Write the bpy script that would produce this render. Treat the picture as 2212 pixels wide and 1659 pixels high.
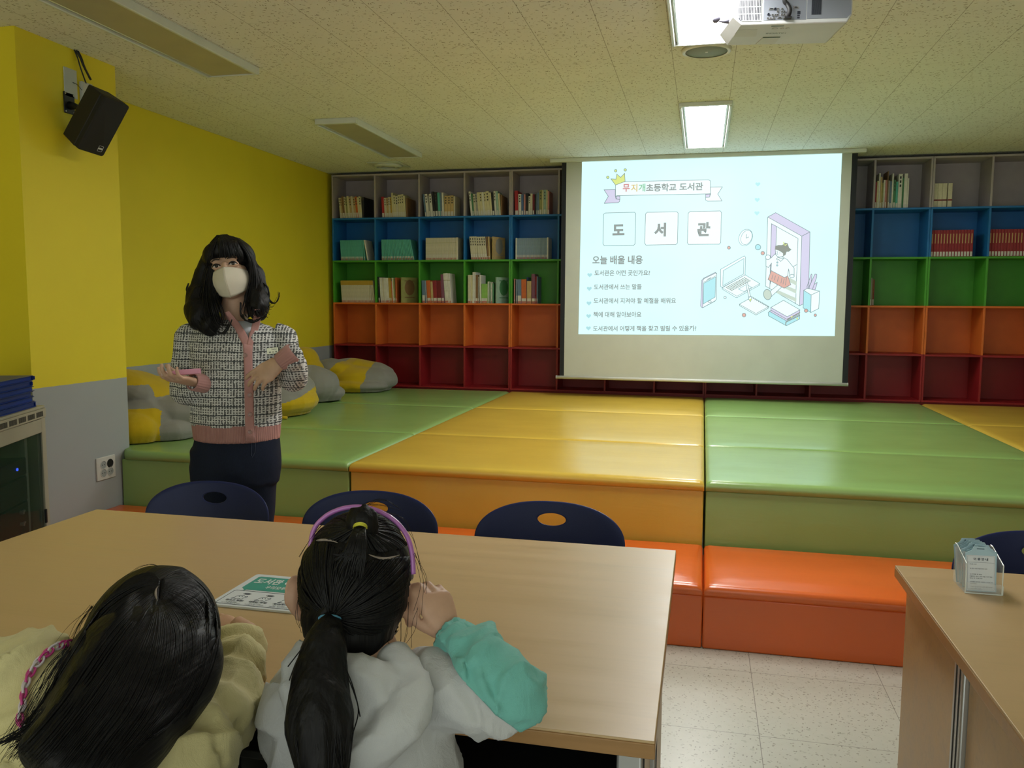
import bpy, bmesh, math, random
from mathutils import Vector, Matrix, Euler, noise
PI = math.pi
for o in list(bpy.data.objects): bpy.data.objects.remove(o, do_unlink=True)
SC = bpy.context.scene
COL = SC.collection
# ------------------------------------------------------------------ camera, world, exposure
W, H = 2212, 1659
FPX = 1784.64
CAM = Vector((3.4095, -7.2670, 1.3222))
YAW, PITCH, ROLL = -0.22580, -0.09590, 0.00610
_f = Vector((math.sin(YAW)*math.cos(PITCH), math.cos(YAW)*math.cos(PITCH), math.sin(PITCH)))
_r = Vector((math.cos(YAW), -math.sin(YAW), 0)); _u = _r.cross(_f)
RGT = _r*math.cos(ROLL) + _u*math.sin(ROLL)
UPV = -_r*math.sin(ROLL) + _u*math.cos(ROLL)
FWD = _f
cd = bpy.data.cameras.new('camera'); cam = bpy.data.objects.new('camera', cd); COL.objects.link(cam)
cd.sensor_fit = 'HORIZONTAL'; cd.sensor_width = 36.0; cd.lens = 36.0*FPX/W; cd.clip_start = 0.02
_m = Matrix.Identity(4)
for i in range(3): _m[i][0] = RGT[i]; _m[i][1] = UPV[i]; _m[i][2] = -FWD[i]; _m[i][3] = CAM[i]
cam.matrix_world = _m
SC.camera = cam
vs = SC.view_settings; vs.view_transform = 'Standard'; vs.look = 'None'; vs.gamma = 1.0; vs.use_curve_mapping = False
vs.exposure = 0.0
wd = bpy.data.worlds.new('ambient_fill'); SC.world = wd; wd.use_nodes = True
_bg = wd.node_tree.nodes['Background']; _bg.inputs[0].default_value = (0.95, 1.0, 0.92, 1); _bg.inputs[1].default_value = 1.50  # even ambient added as fill, entering through the open rear of the room
LAMP_STRENGTH = 36.0
SLIDE_STRENGTH = 1.0

# a photo pixel seen on a known plane of the room: turns measurements into places
def ray(x, y): return FWD + RGT*((x-W/2)/FPX) - UPV*((y-H/2)/FPX)
def on_z(x, y, z): d = ray(x, y); return CAM + d*((z-CAM.z)/d.z)
def on_y(x, y, Y): d = ray(x, y); return CAM + d*((Y-CAM.y)/d.y)
def on_x(x, y, X): d = ray(x, y); return CAM + d*((X-CAM.x)/d.x)
def at(x, y, dep): return CAM + ray(x, y)*dep

# ------------------------------------------------------------------ helpers
def srgb(r, g, b):
    f = lambda c: c/12.92 if c <= .04045 else ((c+.055)/1.055)**2.4
    return (f(r/255), f(g/255), f(b/255))

class NT:
    """tiny node-expression helper"""
    def __init__(s, m): s.t = m.node_tree; s.n = s.t.nodes; s.l = s.t.links
    def put(s, sock, v):
        if isinstance(v, bpy.types.NodeSocket): s.l.new(v, sock)
        elif isinstance(v, (tuple, list)) and len(v) == 3 and sock.type == 'RGBA': sock.default_value = (*v, 1)
        else: sock.default_value = v
    def math(s, op, a, b=None, c=None, clamp=False):
        n = s.n.new('ShaderNodeMath'); n.operation = op; n.use_clamp = clamp
        s.put(n.inputs[0], a)
        if b is not None: s.put(n.inputs[1], b)
        if c is not None: s.put(n.inputs[2], c)
        return n.outputs[0]
    def coords(s, kind='Object'):
        return s.n.new('ShaderNodeTexCoord').outputs[kind]
    def sep(s, v):
        n = s.n.new('ShaderNodeSeparateXYZ'); s.l.new(v, n.inputs[0]); return n.outputs
    def comb(s, x, y, z):
        n = s.n.new('ShaderNodeCombineXYZ'); s.put(n.inputs[0], x); s.put(n.inputs[1], y); s.put(n.inputs[2], z); return n.outputs[0]
    def mapping(s, v, scale=(1,1,1), rot=(0,0,0), loc=(0,0,0)):
        n = s.n.new('ShaderNodeMapping'); s.l.new(v, n.inputs[0])
        n.inputs['Scale'].default_value = scale; n.inputs['Rotation'].default_value = rot; n.inputs['Location'].default_value = loc
        return n.outputs[0]
    def noise(s, v, scale, detail=2, rough=.5, dist=0):
        n = s.n.new('ShaderNodeTexNoise'); s.l.new(v, n.inputs['Vector']); n.inputs['Scale'].default_value = scale
        n.inputs['Detail'].default_value = detail; n.inputs['Roughness'].default_value = rough; n.inputs['Distortion'].default_value = dist
        return n.outputs['Fac']
    def flecks(s, co, layers, r, keep):
        """short dark dashes: (angle, scale along, scale across) per layer"""
        out = None
        for a, sx, sy in layers:
            n = s.n.new('ShaderNodeTexVoronoi'); n.voronoi_dimensions = '2D'; n.inputs['Scale'].default_value = 1
            s.l.new(s.mapping(s.mapping(co, (1, 1, 1), (0, 0, a)), (sx, sy, 1), (0, 0, 0), (a*3, a*5, 0)), n.inputs['Vector'])
            c = s.n.new('ShaderNodeSeparateColor'); s.l.new(n.outputs['Color'], c.inputs[0])
            k = s.math('MULTIPLY', s.math('LESS_THAN', n.outputs['Distance'], s.math('MULTIPLY', c.outputs[1], r*1.5)), s.math('LESS_THAN', c.outputs[0], keep))
            out = k if out is None else s.math('MAXIMUM', out, k)
        return out
    def ramp(s, v, stops):
        n = s.n.new('ShaderNodeValToRGB'); s.l.new(v, n.inputs[0]); e = n.color_ramp.elements
        while len(e) < len(stops): e.new(.5)
        for el, (p, c) in zip(e, stops): el.position = p; el.color = (*c, 1) if len(c) == 3 else c
        return n.outputs[0]
    def mix(s, f, a, b, mode='MIX'):
        n = s.n.new('ShaderNodeMix'); n.data_type = 'RGBA'; n.blend_type = mode
        s.put(n.inputs[0], f); s.put(n.inputs[6], a); s.put(n.inputs[7], b); return n.outputs[2]
    def bump(s, h, strength=.2, dist=.01):
        n = s.n.new('ShaderNodeBump'); n.inputs['Strength'].default_value = strength; n.inputs['Distance'].default_value = dist
        s.l.new(h, n.inputs['Height']); return n.outputs[0]

MATS = {}
def mat(name, col=(.5,.5,.5), rough=.5, metal=0, spec=.5, var=.06, vscale=6, bump=0, bscale=40, sheen=0, coat=0, trans=0, fn=None, emit=None):
    """a procedural surface: base colour broken up by noise, optional bump, or a node function"""
    if name in MATS: return MATS[name]
    m = bpy.data.materials.new(name); m.use_nodes = True; t = NT(m)
    b = t.n['Principled BSDF']
    b.inputs['Roughness'].default_value = rough; b.inputs['Metallic'].default_value = metal
    b.inputs['Specular IOR Level'].default_value = spec; b.inputs['Sheen Weight'].default_value = sheen
    b.inputs['Coat Weight'].default_value = coat; b.inputs['Transmission Weight'].default_value = trans
    co = t.coords('Object')
    if fn: fn(t, b, co)
    else:
        nz = t.noise(co, vscale, 3)
        lo = tuple(max(0, c*(1-var)) for c in col); hi = tuple(min(1, c*(1+var)) for c in col)
        t.l.new(t.ramp(nz, [(.3, lo), (.7, hi)]), b.inputs['Base Color'])
        if bump: t.l.new(t.bump(t.noise(co, bscale, 3), bump, .004), b.inputs['Normal'])
        if emit:
            b.inputs['Emission Color'].default_value = (*emit[0], 1); b.inputs['Emission Strength'].default_value = emit[1]
    MATS[name] = m
    return m

class MB:
    """collects shapes; build() links them as ONE mesh object"""
    def __init__(s): s.v = []; s.f = []; s.mi = []; s.sm = []; s.m = 0; s.s = False
    def add(s, vs, fs, M=None):
        o = len(s.v)
        for p in vs: s.v.append(Vector(p) if M is None else M @ Vector(p))
        for q in fs: s.f.append([i+o for i in q]); s.mi.append(s.m); s.sm.append(s.s)
        return s
    def box(s, x0, x1, y0, y1, z0, z1, M=None):
        return s.add([(x0,y0,z0),(x1,y0,z0),(x1,y1,z0),(x0,y1,z0),(x0,y0,z1),(x1,y0,z1),(x1,y1,z1),(x0,y1,z1)],
                     [(0,3,2,1),(4,5,6,7),(0,1,5,4),(1,2,6,5),(2,3,7,6),(3,0,4,7)], M)
    def hexa(s, bottom, top):
        return s.add(list(bottom)+list(top), [(0,3,2,1),(4,5,6,7),(0,1,5,4),(1,2,6,5),(2,3,7,6),(3,0,4,7)])
    def loft(s, rings, cap=True, closed=False):
        n = len(rings[0]); vs = [p for r in rings for p in r]; fs = []
        R = len(rings)
        for i in range(R if closed else R-1):
            a, b = i*n, ((i+1) % R)*n
            for j in range(n): k = (j+1) % n; fs.append((a+j, a+k, b+k, b+j))
        if cap and not closed: fs.append(tuple(reversed(range(n)))); fs.append(tuple((R-1)*n+j for j in range(n)))
        return s.add(vs, fs)
    def cyl(s, p0, p1, r0, r1=None, n=16, cap=True):
        return s.tube([p0, p1], [r0, r0 if r1 is None else r1], n, cap)
    def tube(s, pts, rad, n=10, cap=True, flat=1.0, ref=None):
        pts = [Vector(p) for p in pts]; rad = rad if isinstance(rad, (list, tuple)) else [rad]*len(pts)
        rings = []; prev = None
        for i, p in enumerate(pts):
            d = (pts[min(i+1, len(pts)-1)] - pts[max(i-1, 0)])
            d = d.normalized() if d.length > 1e-9 else Vector((0,0,1))
            if prev is None:
                a = Vector(ref) if ref else (Vector((0,0,1)) if abs(d.z) < .9 else Vector((1,0,0)))
                x = (a - d*a.dot(d)).normalized()
            else: x = (prev - d*prev.dot(d)).normalized()
            prev = x; y = d.cross(x)
            rings.append([p + (x*math.cos(t)*flat + y*math.sin(t))*rad[i] for t in [2*PI*j/n for j in range(n)]])
        return s.loft(rings, cap)
    def lathe(s, prof, n=24, M=None):
        rings = [[(r*math.cos(t), r*math.sin(t), z) for t in [2*PI*j/n for j in range(n)]] for r, z in prof]
        if M is not None: rings = [[M @ Vector(p) for p in r] for r in rings]
        return s.loft(rings, cap=min(prof[0][0], prof[-1][0]) < .002)
    def ell(s, c, rx, ry, rz, M=None, nu=20, nv=12):
        vs = []; fs = []
        for i in range(nv+1):
            a = PI*i/nv
            for j in range(nu):
                b = 2*PI*j/nu; v = Vector((rx*math.sin(a)*math.cos(b), ry*math.sin(a)*math.sin(b), rz*math.cos(a)))
                if M is not None: v = M @ v
                vs.append(Vector(c)+v)
        for i in range(nv):
            for j in range(nu):
                k = (j+1) % nu
                fs.append((i*nu+j, (i+1)*nu+j, (i+1)*nu+k, i*nu+k))
        return s.add(vs, fs)
    def prism(s, pts, d):
        """polygon (3-D points) pushed along vector d"""
        n = len(pts); d = Vector(d)
        vs = [Vector(p) for p in pts] + [Vector(p)+d for p in pts]
        return s.add(vs, [tuple(reversed(range(n))), tuple(range(n, 2*n))] + [(i, (i+1) % n, n+(i+1) % n, n+i) for i in range(n)])
    def mesh(s, name):
        me = bpy.data.meshes.new(name); me.from_pydata([tuple(p) for p in s.v], [], s.f)
        me.polygons.foreach_set('material_index', s.mi); me.polygons.foreach_set('use_smooth', s.sm); me.update()
        bm = bmesh.new(); bm.from_mesh(me); bmesh.ops.remove_doubles(bm, verts=bm.verts, dist=1e-6); bmesh.ops.recalc_face_normals(bm, faces=bm.faces); bm.to_mesh(me); bm.free()
        return me
    def build(s, name, m, parent=None, bevel=0, seg=2, smooth=None, sub=0):
        me = s.mesh(name)
        for q in (m if isinstance(m, (list, tuple)) else [m]): me.materials.append(q)
        if smooth is not None: me.polygons.foreach_set('use_smooth', [smooth]*len(me.polygons))
        o = bpy.data.objects.new(name, me); COL.objects.link(o)
        if parent is not None: adopt(o, parent)
        if bevel:
            b = o.modifiers.new('edge', 'BEVEL'); b.width = bevel; b.segments = seg; b.limit_method = 'ANGLE'; b.angle_limit = math.radians(50); b.harden_normals = False
            me.polygons.foreach_set('use_smooth', [True]*len(me.polygons))
            me.set_sharp_from_angle(angle=math.radians(35)) if hasattr(me, 'set_sharp_from_angle') else None
        if sub:
            q = o.modifiers.new('soft', 'SUBSURF'); q.levels = sub; q.render_levels = sub
            me.polygons.foreach_set('use_smooth', [True]*len(me.polygons))
        return o

WORLD = {}
def wmat(o):
    return WORLD.get(o.name, Matrix.Identity(4))
def adopt(o, parent):
    """parent a mesh whose vertices are in room coordinates"""
    o.parent = parent
    o.matrix_parent_inverse = wmat(parent).inverted()
    WORLD[o.name] = Matrix.Identity(4)
def tag(o, label=None, cat=None, group=None, kind=None):
    if label: o['label'] = label
    if cat: o['category'] = cat
    if group: o['group'] = group
    if kind: o['kind'] = kind
    return o
def thing(name, label, cat, loc=(0,0,0), group=None):
    o = bpy.data.objects.new(name, None); COL.objects.link(o); o.empty_display_size = .05
    o.location = loc; WORLD[o.name] = Matrix.Translation(Vector(loc))
    return tag(o, label, cat, group)
def solo(mb, name, m, label, cat, group=None, **k):
    """a thing that is one mesh, its origin moved to its base"""
    o = mb.build(name, m, None, **k)
    recentre(o); return tag(o, label, cat, group)
def recentre(o):
    me = o.data; n = len(me.vertices)
    lo = [min(v.co[i] for v in me.vertices) for i in range(3)]; hi = [max(v.co[i] for v in me.vertices) for i in range(3)]
    c = Vector(((lo[0]+hi[0])/2, (lo[1]+hi[1])/2, lo[2]))
    me.transform(Matrix.Translation(-c)); o.location = c; WORLD[o.name] = Matrix.Translation(c)
def struct(mb, name, m, **k):
    return tag(mb.build(name, m, None, **k), kind='structure')
def sub_copy(root, loc, label=None, group=None, rot=None):
    """copy a thing with its parts and their sub-parts"""
    def rec(o, par):
        c = o.copy(); COL.objects.link(c)
        if par is not None: c.parent = par
        for ch in o.children: rec(ch, c)
        return c
    c = rec(root, None); c.location = loc; WORLD[c.name] = Matrix.Translation(Vector(loc))
    if rot is not None: c.rotation_euler = rot
    if label: c['label'] = label
    if group: c['group'] = group
    return c
def rrect(x0, x1, y0, y1, r, n=5):
    out = []
    for cx, cy, a0 in ((x1-r, y1-r, 0), (x0+r, y1-r, PI/2), (x0+r, y0+r, PI), (x1-r, y0+r, 1.5*PI)):
        for i in range(n+1):
            a = a0 + PI/2*i/n; out.append((cx+r*math.cos(a), cy+r*math.sin(a)))
    return out
def catmull(pts, n=6):
    pts = [Vector(p) for p in pts]; out = []
    for i in range(len(pts)-1):
        p0 = pts[max(i-1, 0)]; p1 = pts[i]; p2 = pts[i+1]; p3 = pts[min(i+2, len(pts)-1)]
        for k in range(n):
            t = k/n
            out.append(.5*((2*p1)+(p2-p0)*t+(2*p0-5*p1+4*p2-p3)*t*t+(3*p1-p0-3*p2+p3)*t**3))
    out.append(pts[-1]); return out
def lerp(a, b, t): return a+(b-a)*t
def text_mesh(body, bold=0.0):
    """flat outline of a piece of lettering: list of 2-D verts, faces, and its extents"""
    c = bpy.data.curves.new('lettering', 'FONT'); c.body = body; c.offset = bold; c.resolution_u = 3
    o = bpy.data.objects.new('lettering', c); COL.objects.link(o)
    dg = bpy.context.evaluated_depsgraph_get(); me = bpy.data.meshes.new_from_object(o.evaluated_get(dg))
    vs = [tuple(v.co) for v in me.vertices]; fs = [tuple(p.vertices) for p in me.polygons]
    bpy.data.objects.remove(o, do_unlink=True); bpy.data.meshes.remove(me); bpy.data.curves.remove(c)
    xs = [v[0] for v in vs]; ys = [v[1] for v in vs]
    return vs, fs, (min(xs), max(xs), min(ys), max(ys))
def letters(mb, body, p0, p1, up, nrm, bold=0.0, height=None, lift=.0006):
    """lettering laid between two 3-D points (left and right end of its base line), up = 3-D vector of its height"""
    vs, fs, (x0, x1, y0, y1) = text_mesh(body, bold)
    p0, p1, up, nrm = Vector(p0), Vector(p1), Vector(up), Vector(nrm)
    out = []
    for x, y, _ in vs:
        out.append(p0 + (p1-p0)*((x-x0)/(x1-x0)) + up*((y-y0)/(y1-y0)) + nrm*lift)
    mb.add(out, fs)
# ------------------------------------------------------------------ surfaces of the room
CEIL = 2.535
def f_wall(split, top, bottom):
    def fn(t, b, co):
        z = t.sep(co)[2]; k = t.math('GREATER_THAN', t.math('ADD', z, t.math('MULTIPLY', t.math('SUBTRACT', t.noise(co, 25, 2), .5), .004)), split)
        nz = t.noise(co, 1.7, 3)
        up = t.ramp(nz, [(.3, tuple(c*.93 for c in top)), (.7, top)]); dn = t.ramp(nz, [(.3, tuple(c*.94 for c in bottom)), (.7, bottom)])
        t.l.new(t.mix(k, dn, up), b.inputs['Base Color'])
        t.l.new(t.bump(t.noise(co, 180, 3), .12, .002), b.inputs['Normal'])
    return fn
YELLOW = (.80, .67, .028); DADO = (.37, .40, .40)
M_wall = mat('yellow_grey_paint', rough=.55, spec=.35, fn=f_wall(.922, YELLOW, DADO))
def f_ceiling(t, b, co):
    x, y, z = t.sep(co)
    u = t.math('DIVIDE', t.math('SUBTRACT', x, .245), .2985)
    fu = t.math('FRACT', u); odd = t.math('MODULO', t.math('FLOOR', u), 2.0)
    v = t.math('ADD', t.math('DIVIDE', t.math('ADD', y, 20.0), .62), t.math('MULTIPLY', odd, .5)); fv = t.math('FRACT', v)
    du = t.math('MULTIPLY', t.math('MINIMUM', fu, t.math('SUBTRACT', 1.0, fu)), .2985)
    dv = t.math('MULTIPLY', t.math('MINIMUM', fv, t.math('SUBTRACT', 1.0, fv)), .62)
    ju = t.math('LESS_THAN', du, .0013); jv = t.math('MULTIPLY', t.math('LESS_THAN', dv, .0009), .7)
    j = t.math('MAXIMUM', ju, jv)
    base = t.ramp(t.noise(co, 3, 3), [(.3, (.76, .78, .74)), (.7, (.80, .82, .78))])
    fl = t.flecks(co, ((.3, 26, 95), (1.4, 24, 105), (2.5, 28, 90)), .15, .30)
    c = t.mix(t.math('MULTIPLY', fl, .75), base, (.16, .13, .06)); c = t.mix(t.math('MULTIPLY', j, .6), c, (.10, .08, .04))
    t.l.new(c, b.inputs['Base Color'])
M_ceil = mat('fissured_ceiling_tile', rough=.9, spec=.1, fn=f_ceiling)
def f_floor(t, b, co):
    x, y, z = t.sep(co)
    def edge(v, o, s):
        f = t.math('FRACT', t.math('DIVIDE', t.math('ADD', v, 30*s-o), s))
        return t.math('MULTIPLY', t.math('MINIMUM', f, t.math('SUBTRACT', 1.0, f)), s)
    j = t.math('LESS_THAN', t.math('MINIMUM', edge(x, 3.615, .446), edge(y, -4.262, .457)), .0011)
    base = t.ramp(t.noise(co, 30, 4), [(.3, (.545, .535, .46)), (.7, (.575, .565, .49))])
    fl = t.flecks(co, ((.5, 34, 75), (1.7, 38, 80), (2.8, 44, 70)), .13, .40)
    c = t.mix(t.math('MULTIPLY', fl, .55), base, (.12, .09, .05)); c = t.mix(t.math('MULTIPLY', j, .75), c, (.10, .08, .06))
    t.l.new(c, b.inputs['Base Color'])
    t.l.new(t.ramp(t.noise(co, 40, 2), [(.3, (.27,)*3), (.7, (.31,)*3)]), b.inputs['Roughness'])
M_floor = mat('speckled_vinyl_tile', spec=.45, fn=f_floor)
M_plain = mat('plain_plaster', (.62, .60, .5), .8, spec=.2, bump=.1, bscale=120)
b = MB().box(-.4, 7.3, -10.2, .62, -.08, 0); struct(b, 'floor', M_floor)
b = MB().box(-.4, 7.3, -10.2, .62, CEIL, CEIL+.08); struct(b, 'ceiling', M_ceil)
b = MB().box(-.2, -.055, -10.2, .62, 0, CEIL); struct(b, 'wall_left', M_wall)
b = MB().box(-.055, .41, -4.075, -3.432, 0, CEIL); struct(b, 'wall_pier', M_wall)
b = MB().box(-.2, 7.3, .40, .55, 0, CEIL); struct(b, 'wall_back', M_plain)
b = MB().box(7.12, 7.3, -10.2, .62, 0, CEIL); struct(b, 'wall_right', M_plain)

# ------------------------------------------------------------------ ceiling lights
M_alu = mat('brushed_aluminium', (.62, .66, .63), .35, .6, bump=.03)
M_frame = mat('lamp_frame_enamel', (.62, .66, .60), .4)
M_off = mat('unlit_diffuser', (.42, .40, .28), .45)
def f_lit(t, b, co):
    b.inputs['Base Color'].default_value = (.9, .9, .9, 1)
    n = t.ramp(t.noise(co, 1.2, 1), [(.2, (1.0, .985, .94)), (.8, (1.0, 1.0, .97))])
    t.l.new(n, b.inputs['Emission Color']); b.inputs['Emission Strength'].default_value = LAMP_STRENGTH
M_lit = mat('lit_diffuser', fn=f_lit)
def ceiling_lamp(x0, x1, y0, y1, lit, label):
    t = thing('ceiling_light', label, 'ceiling light', ((x0+x1)/2, (y0+y1)/2, CEIL-.022), 'fluorescent panels in the ceiling')
    zb = CEIL-(.022 if lit else .036)
    for ya, yb in ((y0, y0+.03), (y1-.014, y1)): MB().box(x0, x1, ya, yb, zb, CEIL).build('end_cap', M_frame, t, bevel=.003)
    for xa, xb in ((x0, x0+.016), (x1-.016, x1)):
        MB().box(xa, xb, y0+.03, y1-.014, zb-.005, CEIL).build('side_rail', M_frame, t, bevel=.004)
    for xa, xb in ((x0+.024, x0+.034), (x1-.034, x1-.024)):
        MB().box(xa, xb, y0+.03, y1-.014, zb+.004, CEIL).build('inner_rail', M_alu, t, bevel=.003)
    MB().box(x0+.034, x1-.034, y0+.03, y1-.014, zb+.006, CEIL-.004).build('diffuser', M_lit if lit else M_off, t)
    MB().box(x0+.014, x1-.014, y0+.03, y1-.014, CEIL-.004, CEIL-.001).build('housing', M_frame, t)
    return t
ceiling_lamp(.835, 1.135, -4.62, -3.255, False, 'unlit long ceiling panel above the wall loudspeaker')
ceiling_lamp(.872, 1.165, -2.10, -.785, False, 'unlit ceiling panel nearest the bookcases, beside the square air vent')
ceiling_lamp(3.236, 3.546, -2.07, -.685, True, 'lit ceiling panel right in front of the projection screen')
ceiling_lamp(3.236, 3.546, -4.60, -3.245, True, 'lit ceiling panel beside the projector')

# in-ceiling loudspeaker and air vent
M_wht = mat('white_plastic', (.72, .74, .70), .4)
M_grille = mat('grey_grille', (.30, .36, .34), .6, bump=.5, bscale=900)
c = on_z(1526, 107, CEIL)
t = thing('ceiling_speaker', 'round white ceiling loudspeaker touching the lit panel beside the projector', 'ceiling speaker', (c.x, c.y, CEIL-.012))
MB().lathe([(.098, CEIL-.012), (.104, CEIL-.016), (.116, CEIL-.010), (.118, CEIL-.0005), (.098, CEIL-.0005)], 40, Matrix.Translation((c.x, c.y, 0))).build('rim', M_wht, t, smooth=True)
MB().lathe([(.0005, CEIL-.012), (.100, CEIL-.010), (.100, CEIL-.002), (.0005, CEIL-.002)], 40, Matrix.Translation((c.x, c.y, 0))).build('grille', M_grille, t, smooth=True)
MB().box(c.x-.005, c.x+.007, c.y-.006, c.y+.006, CEIL-.0135, CEIL-.011).build('badge', M_wht, t)
c = Vector((.69, -.315, CEIL))
t = thing('air_vent', 'square ceiling air vent with round rings near the left bookcase', 'air vent', (c.x, c.y, CEIL-.02))
q = MB(); q.prism([(c.x-.15, c.y-.15, CEIL), (c.x+.15, c.y-.15, CEIL), (c.x+.15, c.y+.15, CEIL), (c.x-.15, c.y+.15, CEIL)], (0, 0, -.008)); q.build('plate', M_frame, t, bevel=.003)
for k, (ra, rb) in enumerate(((.125, .10), (.085, .06), (.045, .002))):
    MB().lathe([(ra, CEIL-.008), (ra+.004, CEIL-.012), (rb+.006, CEIL-.03+k*.004), (rb, CEIL-.028+k*.004), (ra-.004, CEIL-.008)], 36, Matrix.Translation((c.x, c.y, 0))).build('ring', M_frame, t, smooth=True)
# ------------------------------------------------------------------ bookcases: four units of four cells, five painted rows
P = .43; ROWZ = [2.512, 2.1154, 1.7238, 1.3320, .9405, .549]; SHD = .29; TH = .016
RC = [('grey', (.38, .335, .345)), ('blue', (.012, .15, .42)), ('green', (.065, .32, .028)), ('orange', (.66, .150, .022)), ('red', (.27, .011, .015))]
M_row = [mat('painted_board_'+n, c, .42, spec=.4, var=.05, vscale=9) for n, c in RC]
UNIT = ['bookcase at the left wall behind the bean bags', 'bookcase half covered by the left part of the projection screen',
        'bookcase half covered by the right part of the projection screen', 'bookcase at the right edge of the photo holding red encyclopedias']
for un in range(4):
    x0 = un*4*P; t = thing('bookcase', 'rainbow-painted '+UNIT[un], 'bookcase', (x0+2*P, .15, .549), 'rainbow bookcases along the back wall')
    for ri in range(5):
        zt, zb = ROWZ[ri], ROWZ[ri+1]
        if ri: zt = ROWZ[ri]
        row = MB().box(x0+.001, x0+4*P-.001, 0, SHD+.01, zt-TH, zt).build('shelf_board', M_row[ri], t, bevel=.0015)
        tag(row, RC[ri][0]+' painted shelf row')
        lo = zb if ri < 4 else zb+TH
        for k in range(5):
            xc = x0+k*P
            xa, xb = (xc-.0005+.0015, xc+TH) if k == 0 else ((xc-TH, xc-.001) if k == 4 else (xc-TH/2, xc+TH/2))
            MB().box(xa, xb, .0015, SHD, lo, zt-TH).build('divider', M_row[ri], row, bevel=.001)
        MB().box(x0+.002, x0+4*P-.002, SHD, SHD+.008, lo, zt-TH).build('back_panel', M_row[ri], row)
    tag(MB().box(x0+.001, x0+4*P-.001, 0, SHD+.01, .549, .549+TH).build('base_board', M_row[4], t, bevel=.0015), 'red painted base board')
    MB().box(x0+.001, x0+4*P-.001, .02, SHD+.01, 0, .549).build('plinth', M_row[4], t)

# ------------------------------------------------------------------ books, one object each
M_page = mat('book_pages', (.62, .58, .46), .8, var=.1, vscale=60)
M_call = mat('call_number_paper', (.60, .58, .52), .6, var=.08, vscale=50)
M_callred = mat('call_number_red_band', (.42, .16, .12), .6, var=.1, vscale=50)
BC = dict(cream=(.62,.57,.34), white=(.66,.65,.58), tan=(.50,.36,.16), orange=(.55,.13,.03), mustard=(.48,.31,.04), black=(.015,.015,.018), red=(.38,.02,.025),
    maroon=(.16,.012,.02), teal=(.09,.40,.32), grey=(.30,.30,.28), blue=(.07,.14,.30), slate=(.12,.19,.28), green=(.06,.20,.09), lime=(.24,.46,.10), pink=(.50,.22,.20),
    brown=(.22,.12,.05), ivory=(.58,.54,.40), crimson=(.27,.022,.03), purple=(.20,.07,.12), powder=(.24,.33,.42), olive=(.30,.30,.10), mint=(.30,.45,.36))
M_book = {k: mat('book_cloth_'+k, c, .5, spec=.4, var=.10, vscale=30) for k, c in BC.items()}
ORD = 'first second third fourth fifth sixth seventh eighth ninth tenth eleventh twelfth thirteenth fourteenth fifteenth sixteenth seventeenth eighteenth nineteenth twentieth twenty-first twenty-second twenty-third twenty-fourth twenty-fifth twenty-sixth'.split()
CELLN = ['leftmost', 'second', 'third', 'fourth', 'fifth']
MESHES = {}
def book_mesh(w, h, d, colour, style):
    key = (round(w, 4), round(h, 4), round(d, 3), colour, style)
    if key in MESHES: return MESHES[key]
    b = MB(); c = .0022 if w > .009 else .0012
    b.m = 0; b.box(0, c, .0022, d, 0, h); b.box(w-c, w, .0022, d, 0, h); e = min(.003, w*.22)
    b.loft([[(e, 0, z), (w-e, 0, z), (w, .0022, z), (w, .004, z), (0, .004, z), (0, .0022, z)] for z in (0, h)])      # rounded spine
    b.m = 1; b.box(c, w-c, .003, d-.004, .003, h-.003)
    b.m = 2
    lt = []
    if style == 'titled':                                    # printed marks down the spine
        for q in range(3): lt.append((w*.30, w*.70, h*(.86-.12*q), h*(.93-.12*q)))
    if style == 'gold':
        lt += [(w*.30, w*.62, h*.50, h*.86)]
    if style == 'banded': lt += [(w*.04, w*.96, h*.76, h*.775), (w*.04, w*.96, h*.40, h*.41)]
    if style == 'capped': lt += [(w*.0, w*1.0, h*.80, h*.998)]
    if style == 'redline': lt += [(0, w, h*.27, h*.33)]
    for xa, xb, za, zb in lt: b.box(xa, xb, -.0006, .001, za, zb)
    me = b.mesh('book'); MESHES[key] = me
    ink = {'gold': mat('gilt_lettering', (.48, .33, .14), .5), 'capped': M_book['mustard'], 'redline': M_book['maroon'], 'banded': M_book['olive']}.get(style, mat('spine_ink', (.05, .05, .04), .6))
    for q in (M_book[colour], M_page, ink): me.materials.append(q)
    return me
def label_mesh(w, h, red):
    key = ('lab', round(w, 4), round(h, 3), red)
    if key in MESHES: return MESHES[key]
    b = MB(); b.m = 0; e = min(.003, w*.22); b.box(e, w-e, -.0008, .0004, .020 if red else .004, h)
    if red: b.m = 1; b.box(e, w-e, -.0008, .0004, .002, .0198)
    me = b.mesh('call_number_label'); me.materials.append(M_call); me.materials.append(M_callred); MESHES[key] = me
    return me
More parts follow.
